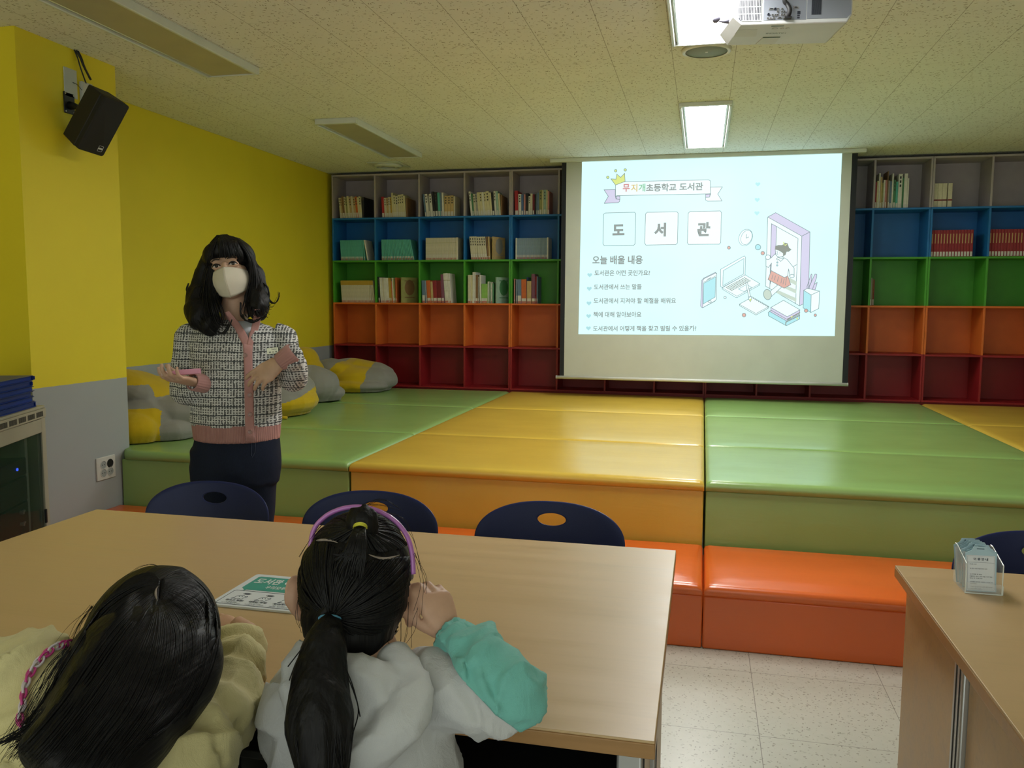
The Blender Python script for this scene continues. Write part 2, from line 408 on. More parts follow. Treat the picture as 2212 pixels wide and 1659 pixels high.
def put_books(cell, row, specs, x_start, where, group, y0=.03):
    """specs: (colour, thickness, height, lean degrees, style, label height or 0, depth)"""
    z = ROWZ[row+1]+.0004; x = x_start
    rn = RC[row][0]
    for i, sp in enumerate(specs):
        colour, w, h, lean, style, lab = sp[:6]; d = sp[6] if len(sp) > 6 else .17
        o = bpy.data.objects.new('book', book_mesh(w, h, d, colour, style)); COL.objects.link(o)
        a = math.radians(lean)
        o.location = (x, y0, z); o.rotation_euler = (0, a, 0)
        if a < 0: o.location.x += h*math.sin(-a)*0
        if a > 0: o.location.z += w*math.sin(a)      # leans right: pivots about its right foot
        tag(o, f'{colour} spined book, {ORD[i]} from the left in the {where} {rn} cell', 'book', group)
        WORLD[o.name] = Matrix.Translation(o.location)
        if lab:
            l = bpy.data.objects.new('call_number_label', label_mesh(w, abs(lab), lab > 0)); COL.objects.link(l); l.parent = o
        nxt = sp[7] if len(sp) > 7 else None
        a2 = math.radians(specs[i+1][3]) if i+1 < len(specs) else a
        gap = max(0, min(h, specs[i+1][2] if i+1 < len(specs) else h)*(math.sin(-a2)-math.sin(-a)))
        x += w/math.cos(a) + .0006 + gap if nxt is None else nxt
def X(k): return k*P+TH/2
rnd = random.Random(4)
def mixed(cols, w, h, lean=0, lab=.045, style='plain', wv=.25, hv=.05):
    out = []
    for q in cols:
        ww = w*rnd.uniform(1-wv, 1+wv); hh = h*rnd.uniform(1-hv, 1+hv)
        out.append((q, ww, hh, lean, style if rnd.random() < .7 else 'plain', lab))
    return out
def wedge(cols, w, h, l0, l1, lab, style='plain'):
    """a leaning row: the lean grows from l0 to l1 (negative = tops to the left)"""
    n = len(cols); return [(q, w, h, lerp(l0, l1, i/max(1, n-1)), style, lab) for i, q in enumerate(cols)]
g = 'books in the grey row'
c6 = 'cream'; 
put_books(0, 0, mixed('cream tan brown cream olive cream tan ivory tan orange cream cream ivory'.split(), .0172, .198, -5, -.05, 'titled')[:12] + [('black', .016, .192, 0, 'plain', 0, .24)], .0700, 'leftmost', g)
put_books(1, 0, [('red', .024, .19, -3, 'plain', -.042)] + mixed('ivory tan ivory mustard'.split(), .0185, .18, -3, -.042, 'titled') + [('cream', .018, .225, -3, 'plain', -.05)] + mixed('cream ivory cream cream cream cream'.split(), .019, .20, -3, -.05, 'titled') + [('brown', .012, .175, 0, 'plain', 0, .23)], P+.060, 'second', g)
put_books(2, 0, [('slate', .014, .205, -7, 'plain', -.04)] + [('white', .024, .205, -6, 'titled', -.05), ('grey', .016, .19, -6, 'plain', -.05), ('white', .022, .205, -6, 'titled', -.05), ('black', .020, .225, -5, 'plain', -.05), ('black', .026, .22, -4, 'titled', -.05), ('teal', .022, .215, -3, 'plain', -.05), ('slate', .014, .215, -3, 'plain', -.05), ('white', .018, .215, -2, 'plain', -.05)]
   + [('tan', .030, .185, 0, 'titled', -.045), ('tan', .030, .185, 0, 'titled', -.045), ('tan', .028, .187, 0, 'titled', -.045), ('ivory', .012, .18, 0, 'plain', -.045)], 2*P+.048, 'third', g)
put_books(3, 0, [('white', .018, .218, -6, 'titled', -.045), ('green', .014, .20, -6, 'plain', -.045)] + mixed('ivory grey cream cream white cream'.split(), .0195, .200, -5, -.045, 'titled') + [('cream', .030, .215, -5, 'titled', -.05), ('cream', .018, .205, -5, 'plain', -.05), ('black', .020, .205, -4, 'plain', -.042), ('white', .018, .215, -4, 'titled', -.045), ('mint', .020, .215, -4, 'plain', -.045), ('cream', .016, .195, -4, 'plain', -.05), ('brown', .012, .18, -2, 'plain', 0, .22)], 3*P+.052, 'fourth', g)
put_books(4, 0, [('red', .030, .215, -2, 'plain', -.04), ('white', .026, .185, -1, 'titled', -.04), ('blue', .020, .18, -1, 'plain', -.038), ('pink', .016, .18, 0, 'plain', -.04), ('black', .026, .19, 0, 'plain', -.035), ('white', .016, .165, 0, 'titled', -.04), ('ivory', .020, .185, 0, 'plain', -.04), ('maroon', .018, .18, 0, 'plain', -.038), ('black', .014, .18, 0, 'plain', 0), ('slate', .014, .19, 0, 'plain', -.038), ('slate', .012, .195, 0, 'plain', -.038), ('olive', .024, .215, 0, 'titled', -.045), ('cream', .012, .215, 0, 'plain', -.045), ('mint', .024, .215, 0, 'titled', -.045), ('cream', .014, .215, 0, 'plain', -.045), ('pink', .014, .205, 0, 'plain', -.042)], 4*P+.032, 'fifth', g)
g = 'teal paperbacks in the blue row'
put_books(0, 1, wedge(['teal']*18, .0118, .188, -3, -2, .036) + [('teal', .012, .188, -4, 'plain', .036), ('white', .012, .19, -10, 'plain', 0)], .078, 'leftmost', g, .02)
put_books(1, 1, wedge(['teal']*21, .0128, .19, -1, -12, .036), P+.055, 'second', g, .02)
g = 'ivory and powder paperbacks in the blue row'
put_books(2, 1, [('ivory', .0128, .200, 0, 'banded', .05)]*22 + [('ivory', .012, .202, 0, 'plain', 0)], 2*P+.055, 'third', g, .02)
put_books(3, 1, [('ivory', .0205, .208, -5, 'titled', .05)]*3 + [('ivory', .0205, .205, -6, 'titled', .05)]*4 + [('brown', .012, .205, -4, 'plain', .03), ('tan', .014, .205, -3, 'plain', .03, .26)], 3*P+.058, 'fourth', g, .02)
put_books(4, 1, [('white', .012, .19, 0, 'plain', 0)] + [('powder', .0108, .188, 0, 'plain', .040)]*24 + [('white', .012, .192, 0, 'plain', 0)], 4*P+.040, 'fifth', g, .02)
g = 'books in the green row'
put_books(0, 2, wedge(['ivory']*23, .0117, .205, -3, -3, .045, 'capped') + wedge(['ivory']*3, .013, .205, -4, -6, .045, 'capped'), .080, 'leftmost', g, .02)
put_books(1, 2, [('black', .016, .24, -2, 'titled', .045)] + wedge('white white ivory white'.split(), .0125, .232, -3, -3, .05) + [('white', .034, .228, -3, 'plain', .045), ('mustard', .012, .23, -3, 'plain', .045), ('mustard', .012, .225, -3, 'plain', .045), ('orange', .008, .20, -3, 'plain', 0), ('white', .012, .23, -3, 'plain', .045), ('olive', .014, .225, -3, 'plain', .045), ('orange', .012, .232, -1, 'plain', .04)], P+.020, 'second', g, .02)
put_books(2, 2, [('slate', .030, .205, -2, 'plain', .07), ('powder', .012, .205, -3, 'plain', .07), ('orange', .036, .205, -4, 'plain', .045), ('tan', .022, .195, -3, 'plain', .045), ('crimson', .036, .205, -3, 'plain', .045), ('maroon', .042, .205, -3, 'redline', .045), ('purple', .026, .26, -3, 'plain', .045), ('white', .034, .27, -4, 'banded', .05), ('white', .012, .27, -4, 'banded', .05), ('white', .014, .27, -4, 'banded', .05)], 2*P+.020, 'third', g, .02)
put_books(3, 2, [('ivory', .030, .255, 0, 'plain', .04), ('cream', .014, .255, 0, 'plain', .04), ('white', .016, .28, 0, 'plain', 0), ('white', .012, .28, 0, 'plain', .03), ('brown', .022, .255, 0, 'plain', .045), ('grey', .012, .24, 0, 'plain', .045), ('white', .014, .255, -1, 'plain', .03), ('lime', .058, .175, 0, 'plain', .045), ('white', .011, .195, 0, 'plain', .04), ('green', .006, .19, 0, 'plain', 0), ('white', .008, .19, 0, 'plain', .04), ('green', .006, .19, 0, 'plain', 0), ('white', .010, .19, 0, 'plain', .04), ('green', .014, .18, 0, 'plain', 0)], 3*P+.026, 'fourth', g, .02)
put_books(4, 2, [('pink', .010, .22, 0, 'plain', .03), ('black', .008, .21, 0, 'plain', 0), ('powder', .010, .215, 0, 'plain', .07), ('slate', .036, .215, -1, 'plain', .07), ('orange', .046, .215, -1, 'plain', .045), ('blue', .0015, .235, 0, 'plain', 0), ('tan', .040, .200, 0, 'plain', .045), ('purple', .032, .262, -1, 'plain', .045), ('crimson', .011, .24, 0, 'redline', .045), ('slate', .011, .24, 0, 'plain', .045)], 4*P+.028, 'fifth', g, .02)
# picture-book covers seen side-on at the end of three rows
def cover_book(x, row, w, h, d, colour, turn, where, motif):
    z = ROWZ[row+1]+.0004
    o = bpy.data.objects.new('book', book_mesh(w, h, d, colour, 'plain')); COL.objects.link(o); o.location = (x, .02, z); o.rotation_euler = (0, 0, turn)
    tag(o, f'{colour} picture book standing turned to show its cover in the {where} {RC[row][0]} cell', 'book', 'books in the green row'); WORLD[o.name] = Matrix.Identity(4)
    b = MB(); b.lathe([(.0005, 0), (.30*d, 0), (.30*d, .0012), (.0005, .0012)], 24, Matrix.Translation((w, d*.5, h*.60)) @ Matrix.Rotation(PI/2, 4, 'Y') @ Matrix.Diagonal((1.25, 1, 1, 1)))
    for zz in (.2, .85): b.box(w, w+.0012, d*.2, d*.8, h*zz, h*(zz+.03))
    q = b.build('cover_picture', mat('cover_motif_'+motif, BC[motif], .5)); q.parent = o
cover_book(P+.240, 2, .012, .235, .19, 'olive', -.57, 'second', 'brown')
cover_book(3*P+.285, 2, .016, .235, .19, 'mint', -.52, 'fourth', 'green')
cover_book(3*P+.252, 1, .012, .205, .19, 'tan', -.38, 'fourth', 'grey')
# right-hand bookcases
g = 'books in the right grey cells'
sp = [('crimson', .013, .21, 0, 'plain', -.05), ('cream', .012, .22, 0, 'plain', -.05), ('white', .012, .28, 0, 'plain', 0), ('tan', .013, .25, 0, 'plain', -.045), ('olive', .010, .205, 0, 'plain', -.05), ('white', .012, .225, 0, 'plain', -.05), ('pink', .013, .225, 0, 'plain', -.05), ('brown', .008, .295, 0, 'plain', 0), ('grey', .012, .22, 0, 'plain', -.05), ('slate', .014, .215, 0, 'plain', -.04), ('white', .012, .275, 0, 'plain', 0), ('green', .018, .225, 0, 'titled', -.045), ('teal', .016, .21, 0, 'plain', -.04), ('white', .030, .27, 0, 'titled', -.035), ('green', .012, .24, 0, 'plain', 0), ('white', .026, .272, 0, 'plain', -.03), ('white', .010, .235, 0, 'plain', -.03)]
put_books(11, 0, sp, 11*P+.012, 'right of the screen', g)
for i in range(4):
    o = bpy.data.objects.new('book', book_mesh(.0325, .188, .15, 'ivory', 'redline')); COL.objects.link(o); o.location = (12*P+.018+i*.0335+(.005 if i == 3 else 0), .03, ROWZ[1]+.0004)
    tag(o, ORD[i]+' of four ivory volumes with a dark red line, grey cell above the red encyclopedias', 'book', 'four ivory volumes in a grey cell'); WORLD[o.name] = Matrix.Translation(o.location)
g = 'red encyclopedias'
for cell, n, wn in ((12, 14, 'left set, under the ivory volumes'), (13, 18, 'right set, at the photo edge')):
    for i in range(n):
        o = bpy.data.objects.new('book', book_mesh(.0212, .212, .17, 'crimson', 'gold')); COL.objects.link(o); o.location = (cell*P+(.018 if cell == 12 else .011)+i*.0222, .03, ROWZ[2]+.0004)
        tag(o, f'gilt-lettered red encyclopedia, {ORD[i]} from the left in the {wn}', 'book', g); WORLD[o.name] = Matrix.Translation(o.location)
        l = bpy.data.objects.new('call_number_label', label_mesh(.0212, .040, False)); COL.objects.link(l); l.parent = o
put_books(11, 2, [('grey', .014, .225, 0, 'plain', -.05), ('brown', .010, .215, 0, 'plain', -.05), ('crimson', .006, .21, 0, 'plain', -.05)], 11*P+.010, 'right of the screen', 'books in the green row')
# ------------------------------------------------------------------ padded platform mats and benches
def leather(name, col):
    def fn(t, b, co):
        n = t.noise(co, 2.2, 3); c = t.ramp(n, [(.3, tuple(q*.94 for q in col)), (.7, tuple(min(1, q*1.04) for q in col))])
        t.l.new(c, b.inputs['Base Color'])
        t.l.new(t.ramp(t.noise(co, 5, 3), [(.3, (.235,)*3), (.7, (.27,)*3)]), b.inputs['Roughness'])
        grain = t.noise(co, 420, 2); wr = t.noise(t.mapping(co, (1.2, 5, 5)), 3, 4, .6, .8)
        h = t.math('ADD', t.math('MULTIPLY', grain, .05), wr)
        t.l.new(t.bump(h, .10, .010), b.inputs['Normal'])
    return mat(name, rough=.4, spec=.62, fn=fn)
M_green = leather('green_vinyl', (.27, .44, .135)); M_yel = leather('yellow_vinyl', (.68, .46, .065)); M_org = leather('orange_vinyl', (.75, .135, .018))
M_seam = mat('dark_seam', (.03, .03, .015), .8)
def pad(x0, x1, y0, y1, z0, z1, r, puff, nx=28, ny=28):
    """an upholstered pad: rounded edge and a slightly crowned, creased top"""
    b = MB(); b.s = True
    def prof(k, n, a0, a1):
        # more samples near the ends
        t = k/n; t = .5-.5*math.cos(PI*t); return lerp(a0, a1, t)
    xs = [prof(i, nx, x0, x1) for i in range(nx+1)]; ys = [prof(j, ny, y0, y1) for j in range(ny+1)]
    def z(x, y):
        e = min(x-x0, x1-x, y-y0, y1-y)
        e = max(0, e); zz = z1 - (r - math.sqrt(max(0, r*r-(r-e)**2)) if e < r else 0)
        u = min(1, e/.12); zz += puff*(u*u*(3-2*u)-1) + .0018*(noise.noise(Vector((x*2.1, y*9, 1))))*u
        return zz
    vs = [(x, y, z(x, y)) for y in ys for x in xs]; fs = []
    n = nx+1
    for j in range(ny):
        for i in range(nx): fs.append((j*n+i, j*n+i+1, (j+1)*n+i+1, (j+1)*n+i))
    rim = [i for i in range(n)] + [j*n+nx for j in range(1, ny+1)] + [ny*n+i for i in range(nx-1, -1, -1)] + [j*n for j in range(ny-1, 0, -1)]
    o = len(vs); vs += [(vs[i][0], vs[i][1], z0) for i in rim]
    m = len(rim)
    for k in range(m): fs.append((rim[k], o+k, o+(k+1) % m, rim[(k+1) % m]))
    fs.append(tuple(o+k for k in range(m)))
    return b.add(vs, fs)
YF, ZP = -3.505, .545
seams = [YF-.014, -2.545, -1.235, -.004]
MATN = [('green', M_green, -.05, 1.717, 'green padded platform section at the left wall, under the bean bags'),
        ('yellow', M_yel, 1.723, 3.437, 'yellow padded platform section in front of the left half of the screen'),
        ('green', M_green, 3.443, 5.157, 'green padded platform section in front of the right half of the screen'),
        ('yellow', M_yel, 5.163, 6.877, 'yellow padded platform section at the right edge of the photo')]
for n, m, x0, x1, lab in MATN:
    t = thing('platform_mat', lab, 'platform mat', ((x0+x1)/2, (YF-.004)/2, 0), 'padded platform sections')
    bs = MB()
    if x0 < 0: bs.prism([(.416, YF, 0), (x1-.002, YF, 0), (x1-.002, -.01, 0), (x0, -.01, 0), (x0, -3.426, 0), (.416, -3.426, 0)], (0, 0, .492))
    else: bs.box(x0+.002, x1-.002, YF, -.01, 0, .492)
    bs.build('base', m, t, bevel=.006, seg=3)
    for k in range(3):
        pd = pad(x0, x1, seams[k]+.001, seams[k+1]-.001, .494, ZP, .022, .006)
        if x0 < 0: pd.v = [Vector((v.x, max(v.y, -3.426) if v.x < .416 else v.y, v.z)) for v in pd.v]      # notched round the pier
        pd.build('cushion', m, t)
BY0, BY1, BZ = -4.096, -3.53, .262
for x0, x1, lab in ((.415, 1.717, 'orange vinyl bench section in front of the left green platform, behind the woman'),
                    (1.723, 3.437, 'orange vinyl bench section in front of the yellow platform, behind the chairs'),
                    (3.443, 5.157, 'orange vinyl bench section with its whole front showing between the two tables'),
                    (5.163, 6.877, 'orange vinyl bench section beyond the second table')):
    t = thing('bench', lab, 'bench', ((x0+x1)/2, (BY0+BY1)/2, 0), 'orange benches along the platform')
    MB().box(x0-.002, x1+.002, BY0+.006, BY1, 0, .212).build('base', M_org, t, bevel=.008, seg=3)
    pad(x0, x1, BY0-.006, BY1, .215, BZ, .020, .008).build('cushion', M_org, t)

# ------------------------------------------------------------------ tables
def f_wood(tone, k=1.0):
    def fn(t, b, co):
        q = t.mapping(co, (1.1, 16, 16)); n = t.noise(q, 1.6, 5, .6, .4)
        fine = t.noise(t.mapping(co, (6, 120, 120)), 1, 2)
        h = t.math('ADD', t.math('MULTIPLY', n, .75), t.math('MULTIPLY', fine, .25))
        c = t.ramp(h, [(.30, tuple(q*(1-.20*k) for q in tone)), (.5, tone), (.72, tuple(min(1, q*(1+.10*k)) for q in tone))])
        t.l.new(c, b.inputs['Base Color']); t.l.new(t.ramp(n, [(.3, (.30,)*3), (.7, (.40,)*3)]), b.inputs['Roughness'])
    return fn
M_wood = mat('beech_laminate', spec=.5, fn=f_wood((.53, .365, .19), .4))
M_edge = mat('beech_edge_band', spec=.4, fn=f_wood((.36, .20, .080)))
M_panel = mat('beech_side_panel', spec=.35, fn=f_wood((.46, .29, .135)))
M_post = mat('aluminium_post', (.50, .51, .52), .35, .7)
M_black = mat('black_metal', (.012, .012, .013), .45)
M_groove = mat('black_groove', (.006,)*3, .6)
TZ = .735
def table(x0, x1, y0, y1, label, inset=.022):
    t = thing('table', label, 'table', ((x0+x1)/2, (y0+y1)/2, 0), 'beech library tables')
    top = MB().box(x0, x1, y0, y1, TZ-.004, TZ).build('table_top', M_wood, t, bevel=.0012)
    MB().box(x0-.0006, x1+.0006, y0-.0006, y1+.0006, TZ-.026, TZ-.0042).build('edge_band', M_edge, top, bevel=.0015)
    for sx, xa in ((1, x0+.022), (-1, x1-.022)):
        lo, hi = sorted((xa, xa+sx*.028))
        ym = y1-.40
        MB().box(lo, hi, ym, y1-inset, .01, TZ-.0262).build('side_panel', M_panel, t, bevel=.002)
        MB().box(lo+.006, hi-.006, y0+.085, ym-.058, .01, TZ-.0262).build('side_panel', M_panel, t, bevel=.002)
        for ya in (ym-.056, y0+.030):
            p = MB().box(lo-.004, hi+.004, ya, ya+.054, 0, TZ-.0262).build('post', M_post, t, bevel=.004, seg=3)
            g = MB()
            for yy in (ya+.014, ya+.034): g.box(lo-.0052, hi+.0052, yy, yy+.0035, .01, TZ-.03)
            g.build('groove', M_groove, p)
        MB().box(lo, hi, y0+.05, y1-.05, 0, .012).build('foot_rail', M_post, t, bevel=.003)
    MB().box(x0+.055, x1-.055, (y0+y1)/2-.10, (y0+y1)/2-.085, .30, TZ-.0262).build('added_shade_panel', M_black, t, bevel=.002)  # added black panel, stands in for the darkness under the table
    MB().box(x0+.055, x1-.055, y0+.10, (y0+y1)/2-.10, TZ-.17, TZ-.155).build('added_shade_shelf', M_black, t, bevel=.002)  # added black shelf, deepens the same shade below the top
    return t
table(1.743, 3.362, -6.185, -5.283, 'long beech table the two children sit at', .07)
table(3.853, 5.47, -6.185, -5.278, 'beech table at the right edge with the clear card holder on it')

# ------------------------------------------------------------------ chairs
M_navy = mat('navy_plastic', (.014, .022, .095), .42, spec=.28, var=.04, bump=.12, bscale=500)
M_tube = mat('grey_steel_tube', (.30, .31, .33), .35, .8)
def chair_back():
    """moulded back with an oval hand hole; local: x across, z up, front towards -y"""
    n = 72; vs = []; fs = []; ring = 9
    hz, hr = .672, (.043, .0175)
    dense = []
    for i in range(1440):
        q = 2*PI*i/1440; ca, sa = math.cos(q), math.sin(q); ex = 2.45 if sa > 0 else 3.0
        x = .230*math.copysign(abs(ca)**(2/ex), ca); z = math.copysign(abs(sa)**(2/ex), sa)
        dense.append((x, .612 + z*(.112 if z > 0 else .205)))
    pol = sorted((math.atan2((z-hz)*2.0, x), x, z) for x, z in dense)
    def outline(q):
        q = (q+PI) % (2*PI) - PI
        return min(pol, key=lambda t: abs(t[0]-q))[1:]
    for k in range(ring):
        t = (k/(ring-1))**1.2
        for j in range(n):
            q = 2*PI*j/n - PI + .001; ox, oz = outline(q)
            p = Vector((hr[0]*math.cos(q), 0, hz+hr[1]*math.sin(q))).lerp(Vector((ox, 0, oz)), t)
            zt = (p.z-.41)/.32
            p.y = -.062 + .080*zt - .052*min(1, (p.x/.24)**2) + (.004 if k == ring-1 else 0)
            vs.append(p)
    for k in range(ring-1):
        for j in range(n): m = (j+1) % n; fs.append((k*n+j, k*n+m, (k+1)*n+m, (k+1)*n+j))
    b = MB(); b.s = True; b.add(vs, fs)
    return b
def make_chair(label):
    t = thing('school_chair', label, 'chair', (0, 0, 0), 'navy plastic school chairs')
    o = chair_back().build('backrest', M_navy, t)
    s = o.modifiers.new('thick', 'SOLIDIFY'); s.thickness = .007; s.offset = 0
    q = o.modifiers.new('soft', 'SUBSURF'); q.levels = 1; q.render_levels = 2
    # seat
    b = MB(); b.s = True; nx, ny = 14, 14; vs = []; fs = []
    for j in range(ny+1):
        for i in range(nx+1):
            u = i/nx*2-1; v = j/ny
            # squircle footprint
            m = 1-.16*abs(2*v-1)**4
            x = .215*u*m*(1-.06*v); y = -.085-.39*v + .03*(abs(u)**3)*(1 if v > .5 else -1)
            z = .425 + .020*u*u - .014*math.sin(PI*v)*(1-u*u) - .03*max(0, v-.8)/.2
            if v < .12: z += (.12-v)/.12*.04
            vs.append((x, y, z))
    for j in range(ny):
        for i in range(nx): a = j*(nx+1)+i; fs.append((a, a+1, a+nx+2, a+nx+1))
    o = b.add(vs, fs).build('seat', M_navy, t); s = o.modifiers.new('thick', 'SOLIDIFY'); s.thickness = .008; s.offset = 0
    for sx in (-1, 1):
        MB().tube(catmull([(sx*.20, -.50, .0), (sx*.19, -.46, .22), (sx*.18, -.42, .398), (sx*.17, -.30, .405)], 6), .011, 12).build('leg', M_tube, t, smooth=True)
        MB().tube(catmull([(sx*.21, .07, .0), (sx*.20, .03, .22), (sx*.18, -.06, .398), (sx*.17, -.18, .405)], 6), .011, 12).build('leg', M_tube, t, smooth=True)
        MB().tube(catmull([(sx*.17, -.20, .402), (sx*.17, -.09, .405), (sx*.165, -.045, .44), (sx*.160, -.020, .52)], 6), .010, 12).build('back_support', M_tube, t, smooth=True)
    return t
CH = make_chair('navy plastic chair directly in front of the standing woman, leftmost behind the long table')
CH.location = (1.832, -4.84, 0)
sub_copy(CH, (2.405, -4.84, 0), 'navy plastic chair half hidden by the head of the child with the headband')
sub_copy(CH, (2.978, -4.84, 0), 'navy plastic chair fully showing its oval hole, right end of the long table')
sub_copy(CH, (4.305, -4.85, 0), 'navy plastic chair behind the clear card holder at the second table')
sub_copy(CH, (2.42, -6.41, 0), 'navy plastic chair under the child in the yellow jacket', rot=(0, 0, PI))
sub_copy(CH, (2.96, -6.56, 0), 'navy plastic chair under the child in the white raincoat', rot=(0, 0, PI))

# ------------------------------------------------------------------ things on the tables
M_paper = mat('white_card', (.66, .70, .74), .5, var=.02)
M_ink = mat('navy_print', (.02, .035, .06), .6); M_tealp = mat('teal_print', (.05, .32, .26), .5); M_whitep = mat('white_print', (.72, .78, .78), .5)
t = thing('leaflet_sign', 'white laminated library notice with a teal title lying on the long table', 'notice card', (2.585, -5.785, TZ))
lx0, lx1, ly0, ly1, lz = 2.487, 2.668, -5.880, -5.697, TZ+.0045
b = MB(); b.prism([(x, y, TZ+.0005) for x, y in rrect(lx0, lx1, ly0, ly1, .006)], (0, 0, .004)); b.build('card', M_paper, t)
Q = lambda u, v: (lx0+(lx1-lx0)*u, ly0+(ly1-ly0)*v, lz)      # u right, v away from the reader
LN = Vector((0, 0, 1))
def flat(pts, m, name, par, d=.0005):
    q = MB(); q.prism([Q(*p) for p in pts], (0, 0, d)); return q.build(name, m, par)
banner = flat([(.08, .54), (.11, .51), (.13, .49), (.145, .455), (.165, .49), (.95, .49), (.97, .52), (.97, .90), (.95, .92), (.10, .92), (.08, .90)], M_tealp, 'title_banner', t)
q = MB(); letters(q, '도서관 이용시', Q(.12, .69), Q(.80, .69), (0, .032, 0), LN, .03, lift=.0008); letters(q, '우리모두를 위해 지켜', Q(.34, .555), Q(.93, .555), (0, .017, 0), LN, .02, lift=.0008); q.build('title_lettering', M_whitep, banner)
flat([(.50, .87), (.53, .845), (.97, .845), (.97, .95), (.53, .95), (.50, .93)], M_ink, 'black_tab', t, .0007)
q = MB(); letters(q, '무지개 도서관', Q(.58, .88), Q(.90, .88), (0, .009, 0), LN, 0, lift=.0010); q.build('tab_lettering', M_whitep, t)
def outline(q, pts, w=.0009, z=lz+.0004):
    pts = [Vector(p) for p in pts]
    q.tube(pts, w, 4)
q = MB(); rr = [Q(u, v) for u, v in rrect(.05, .95, .045, .45, .03, 3)]; outline(q, rr+[rr[0]], .0007)
for u in (.22, .50, .78):
    # little seal-like helper figures, speech bubble over each
    base = [(-.075, .20), (-.055, .225), (-.05, .27), (-.02, .305), (.03, .305), (.055, .28), (.075, .30), (.08, .27), (.055, .235), (.05, .20), (.02, .215), (-.01, .20), (-.04, .215), (-.075, .20)]
    outline(q, [Q(u+a, v) for a, v in base], .0006)
    for a in (-.012, .022): q.prism([Q(u+a-.004, .268), Q(u+a+.004, .268), Q(u+a+.004, .276), Q(u+a-.004, .276)], (0, 0, .0008))
    e = [(u+.03+.045*math.cos(k*PI/8), .365+.022*math.sin(k*PI/8)) for k in range(17)]; outline(q, [Q(*p) for p in e], .0006)
    e = [(u+.03+.028*math.cos(k*PI/8), .365+.010*math.sin(k*PI/8)) for k in range(17)]; outline(q, [Q(*p) for p in e], .0005)
for u, s in ((.22, '마스크 착용!'), (.50, '대화는 작게!'), (.78, '거리두기!')):
    letters(q, s, Q(u-.105, .135), Q(u+.105, .135), (0, .0085, 0), LN, .03)
for u, s1, s2 in ((.22, '꼭 착용해요', '마스크를 바르게 써요'), (.50, '작은 목소리로', '이야기를 나눠요'), (.78, '서로 떨어져서', '책을 읽어요')):
    letters(q, s1, Q(u-.08, .095), Q(u+.06, .095), (0, .0045, 0), LN); letters(q, s2, Q(u-.11, .065), Q(u+.11, .065), (0, .0045, 0), LN)
q.build('drawings', M_ink, t)

# clear card holder with its passes
M_acr = bpy.data.materials.new('clear_acrylic'); M_acr.use_nodes = True
_b = M_acr.node_tree.nodes['Principled BSDF']; _b.inputs['Base Color'].default_value = (.93, .95, .94, 1); _b.inputs['Roughness'].default_value = .04; _b.inputs['Transmission Weight'].default_value = .0; _b.inputs['Alpha'].default_value = .16; _b.inputs['Specular IOR Level'].default_value = .6
M_acre = mat('acrylic_edge', (.75, .80, .78), .2, spec=.6)
hx0, hx1, hy0, hy1, hz = 3.951, 4.022, -5.443, -5.362, TZ+.0005
t = thing('card_holder', 'clear acrylic card holder full of passes on the second table', 'card holder', (hx0+.036, (hy0+hy1)/2, TZ))
b = MB(); th = .0025; HB = .050
b.box(hx0, hx1, hy0, hy1, hz, hz+th)
b.build('bottom', M_acr, t)
for nm, xa, xb in (('side_wall', hx0, hx0+th), ('side_wall', hx1-th, hx1)):
    q = MB(); q.prism([(xa, hy0, hz+th), (xa, hy1, hz+th), (xa, hy1, hz+.082), (xa, hy1-.012, hz+.082), (xa, hy0, hz+HB+.012)], (th, 0, 0)); q.build(nm, M_acr, t)
    q = MB(); q.tube([(xa+th/2, hy1, hz+.083), (xa+th/2, hy1-.012, hz+.083), (xa+th/2, hy0, hz+HB+.013), (xa+th/2, hy0, hz)], .0011, 5); q.build('polished_edge', M_acre, t)
MB().box(hx0+th, hx1-th, hy1-th, hy1, hz+th, hz+.082).build('rear_wall', M_acr, t)
MB().box(hx0+th, hx1-th, hy0, hy0+th, hz+th, hz+.022).build('front_lip', M_acr, t)
q = MB(); q.tube([(hx0, hy0-.0005, hz+.001), (hx1, hy0-.0005, hz+.001)], .0012, 5); q.tube([(hx1, hy0-.0005, hz+.001), (hx1, hy0-.0005, hz+.02)], .0014, 5); q.build('polished_edge', M_acre, t)
M_pass = mat('pale_blue_vinyl', (.34, .50, .58), .25, spec=.5, var=.06)
